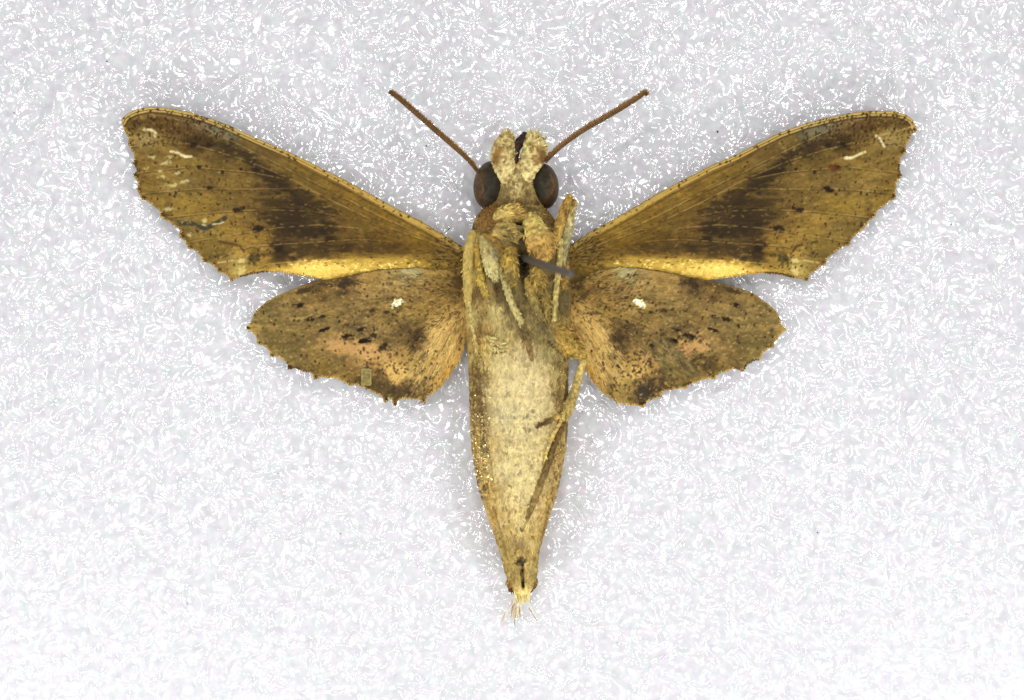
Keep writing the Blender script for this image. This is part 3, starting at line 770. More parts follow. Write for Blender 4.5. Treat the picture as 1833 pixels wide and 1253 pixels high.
def paint_large(x, y):
    p = Paint(x, y, [(1170, 603, 122, 98, 54), (1195, 600, 116, 99, 60), (1215, 630, 120, 105, 68), (1240, 660, 116, 99, 60), (1265, 672, 100, 84, 48), (1180, 640, 138, 118, 70), (1200, 665, 130, 112, 62), (1165, 620, 100, 82, 50), (1180, 672, 122, 100, 54), (1220, 680, 122, 98, 50)], 8)
    u = (x - 1160) * .78 + (y - 600) * .62; v = -(x - 1160) * .62 + (y - 600) * .78
    p.mul(1 + .5 * (fbm(u / 18, v / 3, 3) - .5)); p.mul(1 + .3 * (fbm(x / 4, y / 4, 2) - .5))
    for a in [[(1171, 610), (1195, 628), (1218, 646), (1246, 660)], [(1164, 641), (1192, 645), (1215, 656), (1242, 665)], [(1170, 648), (1178, 672), (1205, 690)], [(1190, 600), (1220, 628), (1244, 655), (1262, 668)]]:
        p.line(a, 1.4, (160, 140, 92), .8, 1, .4, 6); p.line(a, 1.2, (58, 46, 26), .8, 1, .42, 6, 1, 3)
    p.mix(.7 * p.ell(1188, 665, 5, 9, 0, .5, .8), (84, 68, 40)); p.mix(.9 * p.ell(1160, 620, 9, 4, -8, .4, .6), (30, 22, 14)); p.mix(.6 * p.ell(1165, 632, 14, 6, 0, .5, .8), (60, 46, 28))
    p.mix(.85 * p.ell(1183, 598, 16, 3, -8, .4, .6), (50, 36, 18))
    p.mix(.55 * sstep(.5, .7, fbm(u / 14 + 9, v / 5, 3)), (70, 56, 34)); p.mix(.5 * sstep(.55, .75, fbm(u / 16 + 39, v / 4, 3)), (162, 134, 78))
    p.specks(120, (1150, 595, 1280, 690), (60, 46, 24), (1, 2), 1.8, 40, seed=77)
    return p.c


patch([(647, 659), (665.5, 659.5), (664.5, 690), (646, 690)], True, paint_small, wings[(True, False)][0], rise=1.2)
def paint_large_faded(x, y):
    c = paint_large(x, y); wq = paint_hindwing(mirror(x), y, False).c
    d, _ = seg_dist(x, y, LARGE + LARGE[:1])
    m = (sstep(1, 12, d + 7 * (fbm(x / 7, y / 7, 2) - .5)) * .85)[:, None]
    return wq * (1 - m) + c * m


LARGE = [(1168, 598), (1196, 594), (1212, 612), (1236, 638), (1256, 660), (1274, 672), (1258, 679), (1238, 686), (1214, 695), (1196, 694), (1184, 676), (1170, 654), (1160, 640), (1156, 618)]
patch([(1168, 598), (1196, 594), (1212, 612), (1236, 638), (1256, 660), (1274, 672), (1258, 679), (1238, 686), (1214, 695), (1196, 694), (1184, 676), (1170, 654), (1160, 640), (1156, 618)], False, paint_large_faded, wings[(False, False)][0], rise=.8)

# ---- body with head: one lofted surface
PROF = [(286, 908, 940, 92, 16), (296, 896, 950, 92, 28), (312, 890, 956, 91, 36), (340, 888, 962, 89, 38), (362, 882, 972, 87, 38), (374, 866, 976, 84, 42), (388, 852, 988, 80, 50), (410, 845, 1002, 78, 56), (440, 838, 1016, 76, 62), (480, 834, 1021, 75, 67), (520, 833, 1022, 75, 68), (560, 833, 1021, 75, 68), (600, 836, 1019, 74, 67), (640, 839, 1017, 73, 66), (680, 840, 1017, 72, 65), (720, 841, 1017, 71, 64), (760, 842, 1016, 70, 62), (800, 845, 1013, 69, 60), (840, 850, 1006, 67, 57), (875, 857, 999, 65, 53), (900, 865, 992, 63, 49), (945, 880, 978, 60, 42), (985, 893, 966, 57, 35), (1030, 905, 962, 54, 28), (1052, 912, 958, 52, 22), (1062, 918, 952, 51, 17), (1070, 925, 944, 50, 10), (1076, 931, 938, 50, 4)]
PR = np.array(PROF, float)
yy = np.arange(286, 1076.5, 1.6)
Lx = np.interp(yy, PR[:, 0], PR[:, 1]); Rx = np.interp(yy, PR[:, 0], PR[:, 2]); Zc = np.interp(yy, PR[:, 0], PR[:, 3]); Hh = np.interp(yy, PR[:, 0], PR[:, 4])
ker = np.ones(9) / 9
sm = lambda a: np.convolve(np.pad(a, 4, mode='edge'), ker, 'valid')
Lx, Rx, Zc, Hh = map(sm, (Lx, Rx, Zc, Hh))
NA = 330
ang = np.arange(NA) / NA * 2 * math.pi
ca, sa = np.cos(ang), np.sin(ang)
pw = 2 / 2.25
ex = np.sign(ca) * np.abs(ca) ** pw; ez = np.sign(sa) * np.abs(sa) ** pw
BX = ((Lx + Rx) / 2)[:, None] + ((Rx - Lx) / 2)[:, None] * ex[None, :]
BY = np.repeat(yy[:, None], NA, 1)
BZ = Zc[:, None] + Hh[:, None] * ez[None, :]


def relief(x, y):
    z = np.zeros(x.shape)
    G = lambda X, Y, rx, ry, h: h * np.exp(-(((x - X) / rx) ** 2 + ((y - Y) / ry) ** 2))
    for g in [(962, 424, 22, 32, 20), (905, 396, 20, 14, 14), (896, 424, 24, 17, 12), (914, 470, 13, 26, 12), (956, 512, 12, 22, 9), (931, 413, 8, 10, -22), (936, 470, 6, 30, -22), (890, 515, 6, 22, -10), (972, 555, 10, 28, -8), (985, 470, 6, 40, -10), (1008, 610, 32, 24, 12), (950, 560, 14, 30, 6), (884, 618, 18, 14, 5), (925, 335, 14, 30, 6), (962, 385, 14, 12, 8), (1005, 500, 10, 30, -12), (870, 395, 12, 12, 5), (925, 372, 40, 6, -10), (905, 590, 24, 40, 5)]:
        z += G(*g)
    for pl, dp, wd in [([(857, 560), (859, 640), (862, 700), (867, 760), (874, 820), (884, 880)], -5, 4), ([(1000, 640), (1003, 700), (1004, 760), (998, 820)], -5, 4), ([(866, 625), (880, 632), (905, 628)], -5, 2.5), ([(981, 612), (1000, 628), (1020, 640)], -7, 2.5), ([(866, 420), (864, 470), (868, 520)], -8, 3), ([(935, 1012), (936, 1052)], -7, 2.5)]:
        d, _ = seg_dist(x, y, pl); z += dp * np.exp(-(d / wd) ** 2)
    for i, Y in enumerate([700, 750, 802, 854, 906, 956, 1000]):
        yc = Y + 6 * np.cos((x - 930) / 70 * 1.5)
        z += -1.8 * np.exp(-((y - yc) / 3.0) ** 2) + 1.0 * np.exp(-((y - yc + 7) / 5.0) ** 2)
    z += 5 * (fbm(x / 16, y / 22, 3) - .5) + 3.0 * (fbm(x / 4, y / 7 + 5, 2) - .5)
    return z


top = np.clip(ez, 0, 1)[None, :] ** .6
bx, by = BX.ravel(), BY.ravel()
rel = relief(bx, by).reshape(BX.shape)
BZ = BZ + rel * top
sidew = (1 - np.abs(ez))[None, :]
BX = BX + np.sign(ex)[None, :] * sidew * 5 * (fbm(BY / 5, BZ / 5, 3) - .5)

BS = [(850, 400, 150, 108, 50), (868, 392, 138, 100, 50), (890, 380, 140, 114, 64), (905, 392, 190, 160, 85), (925, 385, 180, 150, 85), (945, 385, 140, 105, 55), (965, 380, 165, 135, 65), (985, 385, 125, 90, 50), (960, 402, 195, 165, 95), (895, 415, 160, 135, 75), (930, 415, 62, 50, 28), (960, 430, 200, 168, 90), (970, 455, 185, 145, 75), (985, 430, 140, 110, 60), (845, 440, 185, 155, 85), (848, 500, 180, 150, 70), (860, 470, 130, 98, 45), (862, 520, 125, 85, 45), (880, 440, 165, 145, 85), (880, 470, 190, 170, 110), (910, 465, 165, 130, 60), (915, 490, 150, 122, 60), (920, 520, 140, 118, 65), (936, 470, 72, 58, 30), (945, 495, 110, 90, 50), (955, 510, 170, 140, 70), (975, 500, 150, 120, 60), (985, 520, 130, 105, 60), (1005, 470, 120, 105, 70), (1005, 500, 105, 90, 60), (1000, 540, 110, 92, 55), (960, 550, 130, 112, 68), (945, 560, 125, 105, 60), (875, 520, 160, 130, 70), (890, 510, 130, 110, 60),  # darkest samples: bare cuticle plus shade painted into the thorax gaps
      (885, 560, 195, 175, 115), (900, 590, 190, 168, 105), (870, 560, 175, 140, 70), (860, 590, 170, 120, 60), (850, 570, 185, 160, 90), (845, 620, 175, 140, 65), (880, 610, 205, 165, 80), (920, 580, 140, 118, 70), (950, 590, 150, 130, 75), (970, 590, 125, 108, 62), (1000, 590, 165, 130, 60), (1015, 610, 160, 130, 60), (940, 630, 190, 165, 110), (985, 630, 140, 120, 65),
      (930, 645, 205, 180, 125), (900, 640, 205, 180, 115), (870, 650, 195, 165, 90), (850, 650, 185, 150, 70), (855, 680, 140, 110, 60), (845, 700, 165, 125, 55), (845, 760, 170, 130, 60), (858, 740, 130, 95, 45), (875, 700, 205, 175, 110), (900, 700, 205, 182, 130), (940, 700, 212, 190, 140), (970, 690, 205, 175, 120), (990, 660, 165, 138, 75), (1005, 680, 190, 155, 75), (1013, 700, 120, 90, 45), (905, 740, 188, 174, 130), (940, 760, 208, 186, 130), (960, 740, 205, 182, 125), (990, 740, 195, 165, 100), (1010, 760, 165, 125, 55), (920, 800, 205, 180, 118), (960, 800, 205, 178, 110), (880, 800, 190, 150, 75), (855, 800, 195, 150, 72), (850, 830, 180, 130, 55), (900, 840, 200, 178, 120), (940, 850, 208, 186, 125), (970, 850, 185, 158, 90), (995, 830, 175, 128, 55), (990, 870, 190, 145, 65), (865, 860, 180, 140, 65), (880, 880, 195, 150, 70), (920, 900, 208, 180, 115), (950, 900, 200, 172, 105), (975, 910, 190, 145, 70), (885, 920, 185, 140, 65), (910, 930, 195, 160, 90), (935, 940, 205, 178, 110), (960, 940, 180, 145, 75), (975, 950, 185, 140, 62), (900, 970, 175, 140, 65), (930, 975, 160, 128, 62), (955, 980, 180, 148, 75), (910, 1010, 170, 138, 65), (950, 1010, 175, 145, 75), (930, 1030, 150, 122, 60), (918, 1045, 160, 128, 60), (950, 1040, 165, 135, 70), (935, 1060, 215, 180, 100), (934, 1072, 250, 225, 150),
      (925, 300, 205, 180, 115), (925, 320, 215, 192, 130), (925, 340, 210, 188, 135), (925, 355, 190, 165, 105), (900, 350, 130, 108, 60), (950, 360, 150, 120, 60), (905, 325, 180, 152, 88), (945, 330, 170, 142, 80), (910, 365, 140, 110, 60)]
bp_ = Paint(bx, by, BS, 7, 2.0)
bp_.mul(1 + .46 * (fbm(bx / 5, by / 9, 3) - .5)); bp_.mul(1 + .34 * (fbm(bx / 3, by / 3, 2) - .5))
bp_.mix(.35 * sstep(.52, .75, fbm(bx / 12, by / 18, 3)) * sstep(600, 660, by), (224, 200, 140))
bp_.mix(.5 * bp_.ell(948, 478, 32, 72, -6, .4, .7, 9), (92, 72, 42)); bp_.mix(.55 * bp_.ell(893, 512, 12, 44, -18, .5, .6, 6), (88, 66, 36))  # brown thorax zones: shade between the leg lumps put into the colour
for pl, wd, c, a in [([(854, 640), (858, 700), (863, 760), (869, 810)], 4.2, (96, 66, 32), .9), ([(866, 650), (869, 720), (874, 790), (884, 860)], 1.3, (104, 76, 40), .7), ([(846, 650), (847, 720), (850, 790), (858, 860)], 1.6, (110, 80, 40), .7), ([(884, 905), (896, 950), (908, 1000)], 2.0, (120, 86, 42), .7), ([(984, 900), (974, 945), (964, 990)], 2.0, (120, 86, 42), .7), ([(859, 575), (857, 610), (860, 650)], 1.6, (122, 94, 52), .7), ([(1013, 660), (1016, 720), (1013, 790)], 2.5, (108, 78, 38), .7), ([(1002, 650), (1002, 700)], 1.6, (120, 92, 46), .6),
                     ([(866, 626), (880, 633), (905, 629)], 1.8, (112, 88, 46), .8), ([(980, 611), (998, 627), (1022, 641)], 2.4, (74, 52, 26), .9), ([(868, 691), (880, 693)], 1.6, (124, 92, 46), .8), ([(935, 1012), (934, 1026), (937, 1050)], 3.0, (44, 30, 18), .95), ([(928, 440), (934, 480), (941, 530)], 4.5, (66, 52, 30), .7), ([(890, 500), (900, 530), (915, 570)], 3, (88, 72, 42), .6), ([(950, 530), (965, 570), (985, 605)], 6, (108, 90, 56), .7),  # dark streaks down the thorax paint in the gap shade
                     ([(861, 425), (860, 470), (866, 520)], 3, (104, 70, 34), .75), ([(905, 385), (925, 372), (960, 378)], 3.5, (96, 62, 36), .6), ([(880, 383), (895, 400)], 3, (60, 42, 24), .7), ([(893, 362), (925, 366), (958, 364)], 3.0, (96, 72, 40), .5)]:
    bp_.line(pl, wd, c, a, 1.5, .36, 6)
for X, Y, rx, ry, c in [(932, 1004, 8.5, 7.5, (46, 32, 20)), (935, 943, 4.5, 5.5, (86, 62, 34)), (851, 717, 3, 3, (30, 24, 18)), (862, 798, 2.6, 3, (36, 28, 18)), (868, 873, 3.4, 3.2, (26, 20, 16)), (1008, 797, 2.2, 2.4, (40, 30, 20)), (921, 746, 3, 3, (98, 92, 76)), (938, 746, 3, 3, (98, 92, 76)), (953, 735, 4, 4, (104, 98, 82)), (944, 741, 3, 3, (110, 102, 84)), (899, 746, 6, 3, (130, 122, 96)), (889, 732, 4, 3, (128, 116, 90)), (938, 764, 3, 2.4, (80, 62, 38)), (948, 767, 7, 3, (128, 108, 66)), (915, 788, 3.5, 4.5, (108, 86, 54)), (908, 811, 3, 2.5, (120, 96, 58)), (899, 846, 4, 4, (132, 122, 98)), (913, 867, 3.6, 2.6, (82, 66, 42)), (948, 830, 3, 8, (160, 120, 80)), (930, 972, 9, 8, (138, 104, 54)), (944, 653, 8, 4, (150, 118, 76)), (938, 640, 5, 9, (150, 122, 86)), (960, 366, 6, 4, (80, 48, 28)), (945, 352, 6, 5, (110, 72, 40)), (915, 385, 4, 3, (86, 54, 28)), (928, 410, 8, 9, (46, 36, 22)), (940, 412, 6, 7, (40, 32, 20)), (935, 462, 6, 10, (40, 34, 20)), (941, 485, 6, 16, (52, 42, 26))]:  # last dark spots paint shade into the thorax hollows
    bp_.spot(X, Y, rx, ry, c, rng.uniform(-10, 10), .9, .4, .5)
bp_.specks(520, (872, 640, 1000, 900), (140, 112, 70), (1.0, 2.0), 1.3, 60, a=(.4, .9), seed=31)
bp_.specks(130, (885, 690, 985, 860), (92, 78, 52), (1.0, 1.9), 1.2, 60, a=(.5, .9), seed=32)
bp_.specks(260, (880, 880, 985, 1050), (126, 92, 46), (1.0, 2.0), 1.6, 80, a=(.4, .9), seed=33)
bp_.specks(300, (840, 640, 875, 900), (112, 80, 38), (1.0, 2.2), 2.0, 85, a=(.4, .9), seed=34)
bp_.specks(200, (985, 640, 1020, 900), (116, 84, 40), (1.0, 2.2), 2.0, 95, a=(.4, .9), seed=35)
bp_.specks(260, (890, 295, 960, 370), (120, 94, 52), (1.0, 2.2), 1.3, 60, a=(.4, .9), seed=36)
bp_.specks(420, (840, 375, 1015, 640), (110, 84, 44), (1.0, 2.4), 1.5, 70, a=(.3, .8), seed=37)
bp_.specks(90, (846, 374, 896, 414), (84, 54, 28), (1.4, 3.2), 1.8, 120, a=(.5, .9), seed=38); bp_.specks(90, (846, 374, 896, 414), (186, 150, 88), (1.4, 2.8), 1.8, 120, a=(.5, .9), seed=39)
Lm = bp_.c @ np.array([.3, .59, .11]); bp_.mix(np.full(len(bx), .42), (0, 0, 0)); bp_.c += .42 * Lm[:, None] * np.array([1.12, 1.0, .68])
bp_.mix(.34 * bp_.ell(930, 740, 62, 190, 0, .35, .3, 12) * sstep(600, 650, by), (222, 208, 166))
bp_.gloss = np.zeros(len(bx)) + .03
nR = len(yy)
V = np.column_stack([BX.ravel(), BY.ravel(), BZ.ravel()])
capA, capB = len(V), len(V) + 1
V = np.vstack([V, [BX[0].mean(), yy[0] - 2, BZ[0].mean()], [BX[-1].mean(), yy[-1] + 2, BZ[-1].mean()]])
k = np.arange(NA); k2 = (k + 1) % NA
caps = np.vstack([np.column_stack([k, k2, np.full(NA, capA)]), np.column_stack([k2 + (nR - 1) * NA, k + (nR - 1) * NA, np.full(NA, capB)])])
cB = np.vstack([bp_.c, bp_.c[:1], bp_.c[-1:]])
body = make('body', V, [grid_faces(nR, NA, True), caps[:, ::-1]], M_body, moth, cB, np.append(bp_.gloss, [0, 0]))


def zb(x, y):
    """height of the body's upper surface"""
    x = np.asarray(x, float); y = np.asarray(y, float)
    l = np.interp(y, yy, Lx); r = np.interp(y, yy, Rx); h = np.interp(y, yy, Hh); zc = np.interp(y, yy, Zc)
    u = np.clip(np.abs((x - (l + r) / 2) / ((r - l) / 2 + 1e-6)), 0, 1)
    e = np.clip(1 - u ** 2.25, 0, 1) ** (1 / 2.25)
    return zc + h * e + relief(x, y) * np.clip(e, 0, 1) ** .6


# scales and hair on the body
def body_flakes(name, n, box, L, W, ang, jit, tone=(.78, 1.22), lift=.12, wgt=None, gl=None, tint=None, side=.07):
    j0 = np.searchsorted(yy, box[1]); j1 = np.searchsorted(yy, box[3])
    R = rng.integers(j0, j1, n * 4); A = rng.integers(int(NA * side), int(NA * (.5 - side)), n * 4)
    X = BX[R, A]; ok = (X > box[0]) & (X < box[2])
    R, A = R[ok][:n], A[ok][:n]; n = len(R)
    X, Y, Z = BX[R, A], BY[R, A], BZ[R, A]
    a = np.radians(ang) + rng.normal(0, jit, n)
    ln = rng.uniform(*L, n)
    dx, dy = np.sin(a), np.cos(a)
    z2 = zb(X + dx * ln, Y + dy * ln)
    dz = np.clip(z2 - Z, -ln * 1.0, ln * .8)
    D = np.column_stack([dx * ln, dy * ln, dz])
    c = bp_.c.reshape(nR, NA, 3)[R, A] * rng.uniform(*tone, (n, 1))
    if tint is not None:
        c = c * .3 + np.array(tint) * .7 * rng.uniform(.7, 1.2, (n, 1))
    return flakes(name, np.column_stack([X, Y, Z + .3]), D, ln, rng.uniform(*W, n), np.clip(c, 0, 252), M_hair, body, gloss=None if gl is None else rng.choice([0, gl], n), lift=lift, curl=.02)


body_flakes('body_scale', 2600, (836, 640, 1020, 985), (5, 9), (2.0, 3.2), 0, .4, (.93, 1.07), .03)
body_flakes('body_hair', 2300, (836, 500, 1022, 650), (6, 13), (1.4, 2.4), 0, .5, (.86, 1.12), .07)
body_flakes('thorax_hair', 1700, (840, 374, 1020, 520), (6, 13), (1.3, 2.2), 0, .8, (.82, 1.15), .10)
body_flakes('head_scale', 700, (888, 290, 962, 368), (4, 7), (1.6, 2.8), 180, .8, (.9, 1.1), .05)
body_flakes('neck_hair', 480, (848, 374, 895, 416), (7, 15), (1.2, 2.0), 150, .9, (.7, 1.2), .3, tint=(140, 98, 48))
body_flakes('neck_hair', 260, (968, 372, 1002, 398), (8, 16), (1.2, 2.0), 30, .9, (.7, 1.2), .3, tint=(146, 110, 60))
body_flakes('flank_glint_scale', 230, (838, 660, 880, 880), (3.5, 7), (2.2, 3.4), 0, .8, (1.0, 1.3), .2, gl=1.0)
body_flakes('flank_glint_scale', 240, (843, 735, 874, 860), (3, 6), (2.0, 3.4), 0, 1.2, (.8, 1.15), .3, gl=.75, tint=(240, 214, 146), side=.02)  # pale gold tint paints the flank's glints into these flakes
body_flakes('flank_glint_scale', 160, (990, 640, 1020, 900), (3.5, 7), (2.2, 3.4), 0, .8, (1.0, 1.3), .2, gl=1.0)

# eyes
def eye(X, Y, rx, ry, tilt, dark, ring):
    nu_, nv_ = 60, 72
    th = np.linspace(0.0, math.pi, nu_)[:, None]; ph = np.arange(nv_)[None, :] / nv_ * 2 * math.pi
    a = np.sin(th) * np.cos(ph); b = np.sin(th) * np.sin(ph); cz = np.cos(th) + 0 * ph
    t = math.radians(tilt)
    u, v = a * rx, b * ry
    x = X + u * math.cos(t) - v * math.sin(t); y = Y + u * math.sin(t) + v * math.cos(t); z = 84 + 40 * cz
    x, y, z = x.ravel(), y.ravel(), z.ravel()
    p = Paint(x, y, [(X, Y, 74, 58, 40), (X + rx, Y, 100, 74, 50), (X - rx, Y, 100, 74, 50), (X, Y + ry, 62, 44, 30), (X, Y - ry, 78, 62, 42)], 8)
    p.mix(.92 * p.ell(*dark, 0, .5, .5, 7), (40, 38, 32)); p.mix(.55 * sstep(.48, .66, fbm(x / 5, y / 5, 3)), (66, 56, 44))
    p.mul(1 + .35 * (fbm(x / 4, y / 4, 3) - .5))
    for q in ring:
        p.line(q, 1.2, (132, 100, 68), .6, .9, .4, 5)
    return make('eye', np.column_stack([x, y, z]), grid_faces(nu_, nv_, True), M_eye, moth, p.c, np.full(len(x), .2))


eye(878.5, 333, 31, 44, 6, (889, 333, 21, 42), [[(852, 330), (862, 325), (866, 345), (858, 352)]])
eye(972.5, 334, 27.5, 41, -6, (961, 328, 21, 37), [[(985, 315), (992, 335), (986, 350)]])

# palps: two scaly clubs in front of the face, and the dark horny snout between them
def limb(name, pts, rad, zs, c, parent, flat=1.0, rag=.12, hairs=0, seed=0, mat=None, spots=None, mott=.55, tip=None, gloss=.02, hair_len=(4, 8), hair_ang=None):
    hairs = int(hairs * 1.5)
    V, F = tube(pts, rad, zs, 28, 16, flat, rag * (1.5 if mat is None else 1), seed)
    V[:, 2] += 2.6 * (fbm(V[:, 0] / 5 + seed, V[:, 1] / 5, 3) - .5) * min(1, max(rad) / 10) * (.6 if name == 'palp' else 1)
    p = Paint(V[:, 0], V[:, 1], [(pts[0][0], pts[0][1], *c), (pts[-1][0], pts[-1][1], *(tip or c))], 6)
    p.mul(1 + mott * (fbm(V[:, 0] / 4 + seed, V[:, 1] / 4, 3) - .5) * 1.6)
    if name == 'palp':
        p.specks(70, (V[:, 0].min(), V[:, 1].min(), V[:, 0].max(), V[:, 1].max()), (128, 98, 54), (1.2, 2.6), 1.3, 60, a=(.5, .9), seed=60 + seed)
    for s in spots or []:
        p.spot(*s, .9, .4, .6) if False else p.spot(s[0], s[1], s[2], s[3], s[4], 0, .85, .45, .6)
    o = make(name, V, F, mat or M_body, parent, p.c, np.full(len(V), gloss))
    if hairs:
        n = len(V) - 2; idx = rng.integers(0, n, hairs); idx = idx[V[idx, 2] > np.mean(zs)]; hairs = len(idx)
        ax = np.array(pts[-1], float) - np.array(pts[0], float); ax /= np.hypot(*ax)
        ang_ = np.arctan2(ax[1], ax[0]) + rng.normal(0, .45, hairs)
        D = np.column_stack([np.cos(ang_), np.sin(ang_), rng.normal(0, .15, hairs)])
        cc = p.c[idx] * rng.uniform(.74, 1.22, (hairs, 1))
        flakes(name + '_scale', V[idx] + [0, 0, .2], D, rng.uniform(*hair_len, hairs), rng.uniform(1.4, 2.6, hairs), np.clip(cc, 0, 250), M_hair, o, lift=.1)
    return o


dkb = (112, 78, 40)
limb('palp', [(912, 330), (905, 306), (900, 282), (904, 262), (909, 246), (911, 240)], [15, 19, 21, 18, 12, 5], [108, 116, 116, 112, 108, 106], (206, 184, 128), moth, 1.0, .06, 200, 1, tip=(206, 182, 122), spots=[(888, 290, 7, 14, (122, 88, 46)), (897, 272, 5, 7, (140, 106, 58)), (905, 268, 3, 4, (130, 100, 56)), (899, 286, 4, 4, (150, 116, 66)), (891, 276, 5, 8, (150, 112, 60))])
limb('palp', [(936, 330), (944, 306), (953, 286), (958, 268), (954, 252), (947, 242)], [15, 18, 21, 21, 17, 8], [108, 116, 117, 113, 108, 106], (206, 184, 128), moth, 1.0, .06, 200, 2, tip=(208, 186, 126), spots=[(970, 284, 7, 14, (118, 82, 42)), (963, 272, 5, 7, (150, 112, 60)), (950, 270, 4, 5, (140, 110, 64)), (960, 294, 5, 6, (140, 104, 56)), (952, 283, 2, 2, (100, 76, 40)), (946, 262, 4, 3, (150, 122, 70))])
limb('snout', [(941, 241), (934, 254), (925, 266), (922, 286), (923, 304)], [5, 9, 8, 6, 3], [98, 106, 112, 116, 118], (52, 30, 24), moth, .8, .15, 0, 3, M_horn, tip=(46, 28, 20), gloss=.2)

# antennae: ringed, with a small hook at the tip
def antenna(pts, rad, zs, seed):
    P = spline(np.column_stack([np.asarray(pts, float), zs, rad]), 40)
    m = len(P); s = np.arange(m)
    r = P[:, 3] * (1 + .10 * np.sin(s * 2 * math.pi / 4.0))
    t = np.gradient(P[:, :3], axis=0); t /= np.linalg.norm(t, axis=1)[:, None]
    sd = np.cross(t, [0, 0, 1.0]); sd /= np.linalg.norm(sd, axis=1)[:, None]; nn = np.cross(sd, t)
    a = np.arange(12) / 12 * 2 * math.pi
    V = (P[:, None, :3] + r[:, None, None] * (np.cos(a)[None, :, None] * sd[:, None, :] + np.sin(a)[None, :, None] * nn[:, None, :])).reshape(-1, 3)
    F = grid_faces(m, 12, True)
    V = np.vstack([V, P[0, :3], P[-1, :3] + t[-1] * r[-1] * .7]); n0 = m * 12
    k = np.arange(12); k2 = (k + 1) % 12
    T = np.vstack([np.column_stack([k2, k, np.full(12, n0)]), np.column_stack([k + n0 - 12, k2 + n0 - 12, np.full(12, n0 + 1)])])
    x, y = V[:, 0], V[:, 1]
    c = np.tile(np.array([[98., 70., 40.]]), (len(V), 1)) * (1 + .5 * (fbm(x / 5, y / 5, 3) - .5))[:, None]
    ss = np.append(np.repeat(s, 12), [0, m - 1]); aa = np.append(np.tile(a, m), [0, 0])
    c *= (1 + .16 * np.sin(ss * 2 * math.pi / 4))[:, None]
    c = np.where((np.cos(aa) > .5)[:, None] if seed else (np.cos(aa) < -.5)[:, None], c * 1.28 + 14, c)
    o = make('antenna', V, [F, T], M_body, moth, c, np.full(len(V), .05))
    # short sensory bristles along the front side
    nh = 240; i = rng.integers(20, m - 30, nh); sg = 1 if not seed else -1
    D = sd[i] * (-sg) + t[i] * .35 + rng.normal(0, .15, (nh, 3))
    flakes('bristle', P[i, :3] - sd[i] * sg * r[i][:, None] * .8, D, rng.uniform(2.2, 4.2, nh), rng.uniform(.9, 1.5, nh), np.tile([[176., 142., 84.]], (nh, 1)) * rng.uniform(.7, 1.1, (nh, 1)), M_hair, o, lift=.0)
    return o


antenna([(858, 311), (838, 287), (812, 263), (780, 235), (745, 204), (716, 179), (702, 169), (699.5, 166)], [3.6, 4.2, 4.6, 5.0, 5.0, 4.6, 4.2, 3.0], [96, 100, 102, 104, 104, 102, 100, 99], 0)
antenna([(975, 292), (985, 281), (1008, 260), (1045, 234), (1085, 211), (1122, 189), (1144, 175), (1152, 168.5), (1156, 170), (1155, 173.5)], [3.4, 4.2, 4.6, 5.0, 5.2, 5.0, 4.4, 3.8, 3.2, 2.4], [96, 98, 101, 104, 105, 104, 102, 101, 100, 99], 1)

# legs ------------------------------------------------------------------
def on(pts, dz):
    return [float(zb(a, b)) + d for (a, b), d in zip(pts, dz if isinstance(dz, (list, tuple)) else [dz] * len(pts))]


pale = (188, 160, 92)
# hind leg folded along the left flank
q = [(847, 416), (841, 450), (839, 490), (841, 535), (846, 580)]
lg = limb('leg', q, [7, 10, 10, 9, 5], [108, 112, 112, 108, 104], (184, 158, 88), moth, .6, .06, 60, 5, mott=.25)
q = [(841, 540), (847, 580), (853, 612), (857, 650), (861, 690)]
limb('tibia', q, [4, 4.5, 4.2, 3.6, 2.5], [112, 113, 112, 110, 108], (190, 168, 108), lg, .9, .12, 90, 6)
# basal leg joints: rounded scaly lumps with dark gaps between them
for q, r_, c, tp in [([(944, 388), (955, 408), (966, 436), (974, 466)], [9, 17, 22, 13], (204, 174, 100), (190, 150, 80)),
                     ([(886, 396), (902, 386), (922, 384), (938, 392)], [6, 12, 13, 7], (196, 168, 96), (184, 150, 82)),
                     ([(884, 428), (898, 416), (914, 418), (924, 432)], [8, 13, 13, 8], (168, 142, 82), (160, 136, 80)),
                     ([(916, 446), (911, 468), (915, 492), (921, 514)], [8, 13, 12, 4], (168, 136, 66), (150, 126, 66)),
                     ([(953, 484), (962, 500), (960, 518)], [7, 12, 7], (174, 144, 72), (158, 130, 66)),
                     ([(972, 520), (978, 545), (974, 572)], [6, 10, 6], (140, 116, 62), (146, 122, 68)),
                     ([(1012, 470), (1013, 492), (1008, 512)], [4, 6, 3], (170, 130, 60), (160, 126, 62)),
                     ([(866, 600), (878, 610), (894, 622)], [5, 9, 5], (188, 162, 100), (196, 172, 112))]:
    limb('coxa', q, r_, on(q, [2, 4, 4, 2][:len(q)]), c, moth, .62, .2, 300, 40 + int(q[0][0]) % 37, tip=tp, mott=.75, hair_len=(5, 12))
# left middle leg
q = [(855, 440), (858, 475), (862, 505), (869, 532)]
limb('leg', q, [5, 6.5, 6.5, 4], on(q, 3), (168, 136, 62), moth, .8, .12, 120, 7, tip=(176, 150, 70))
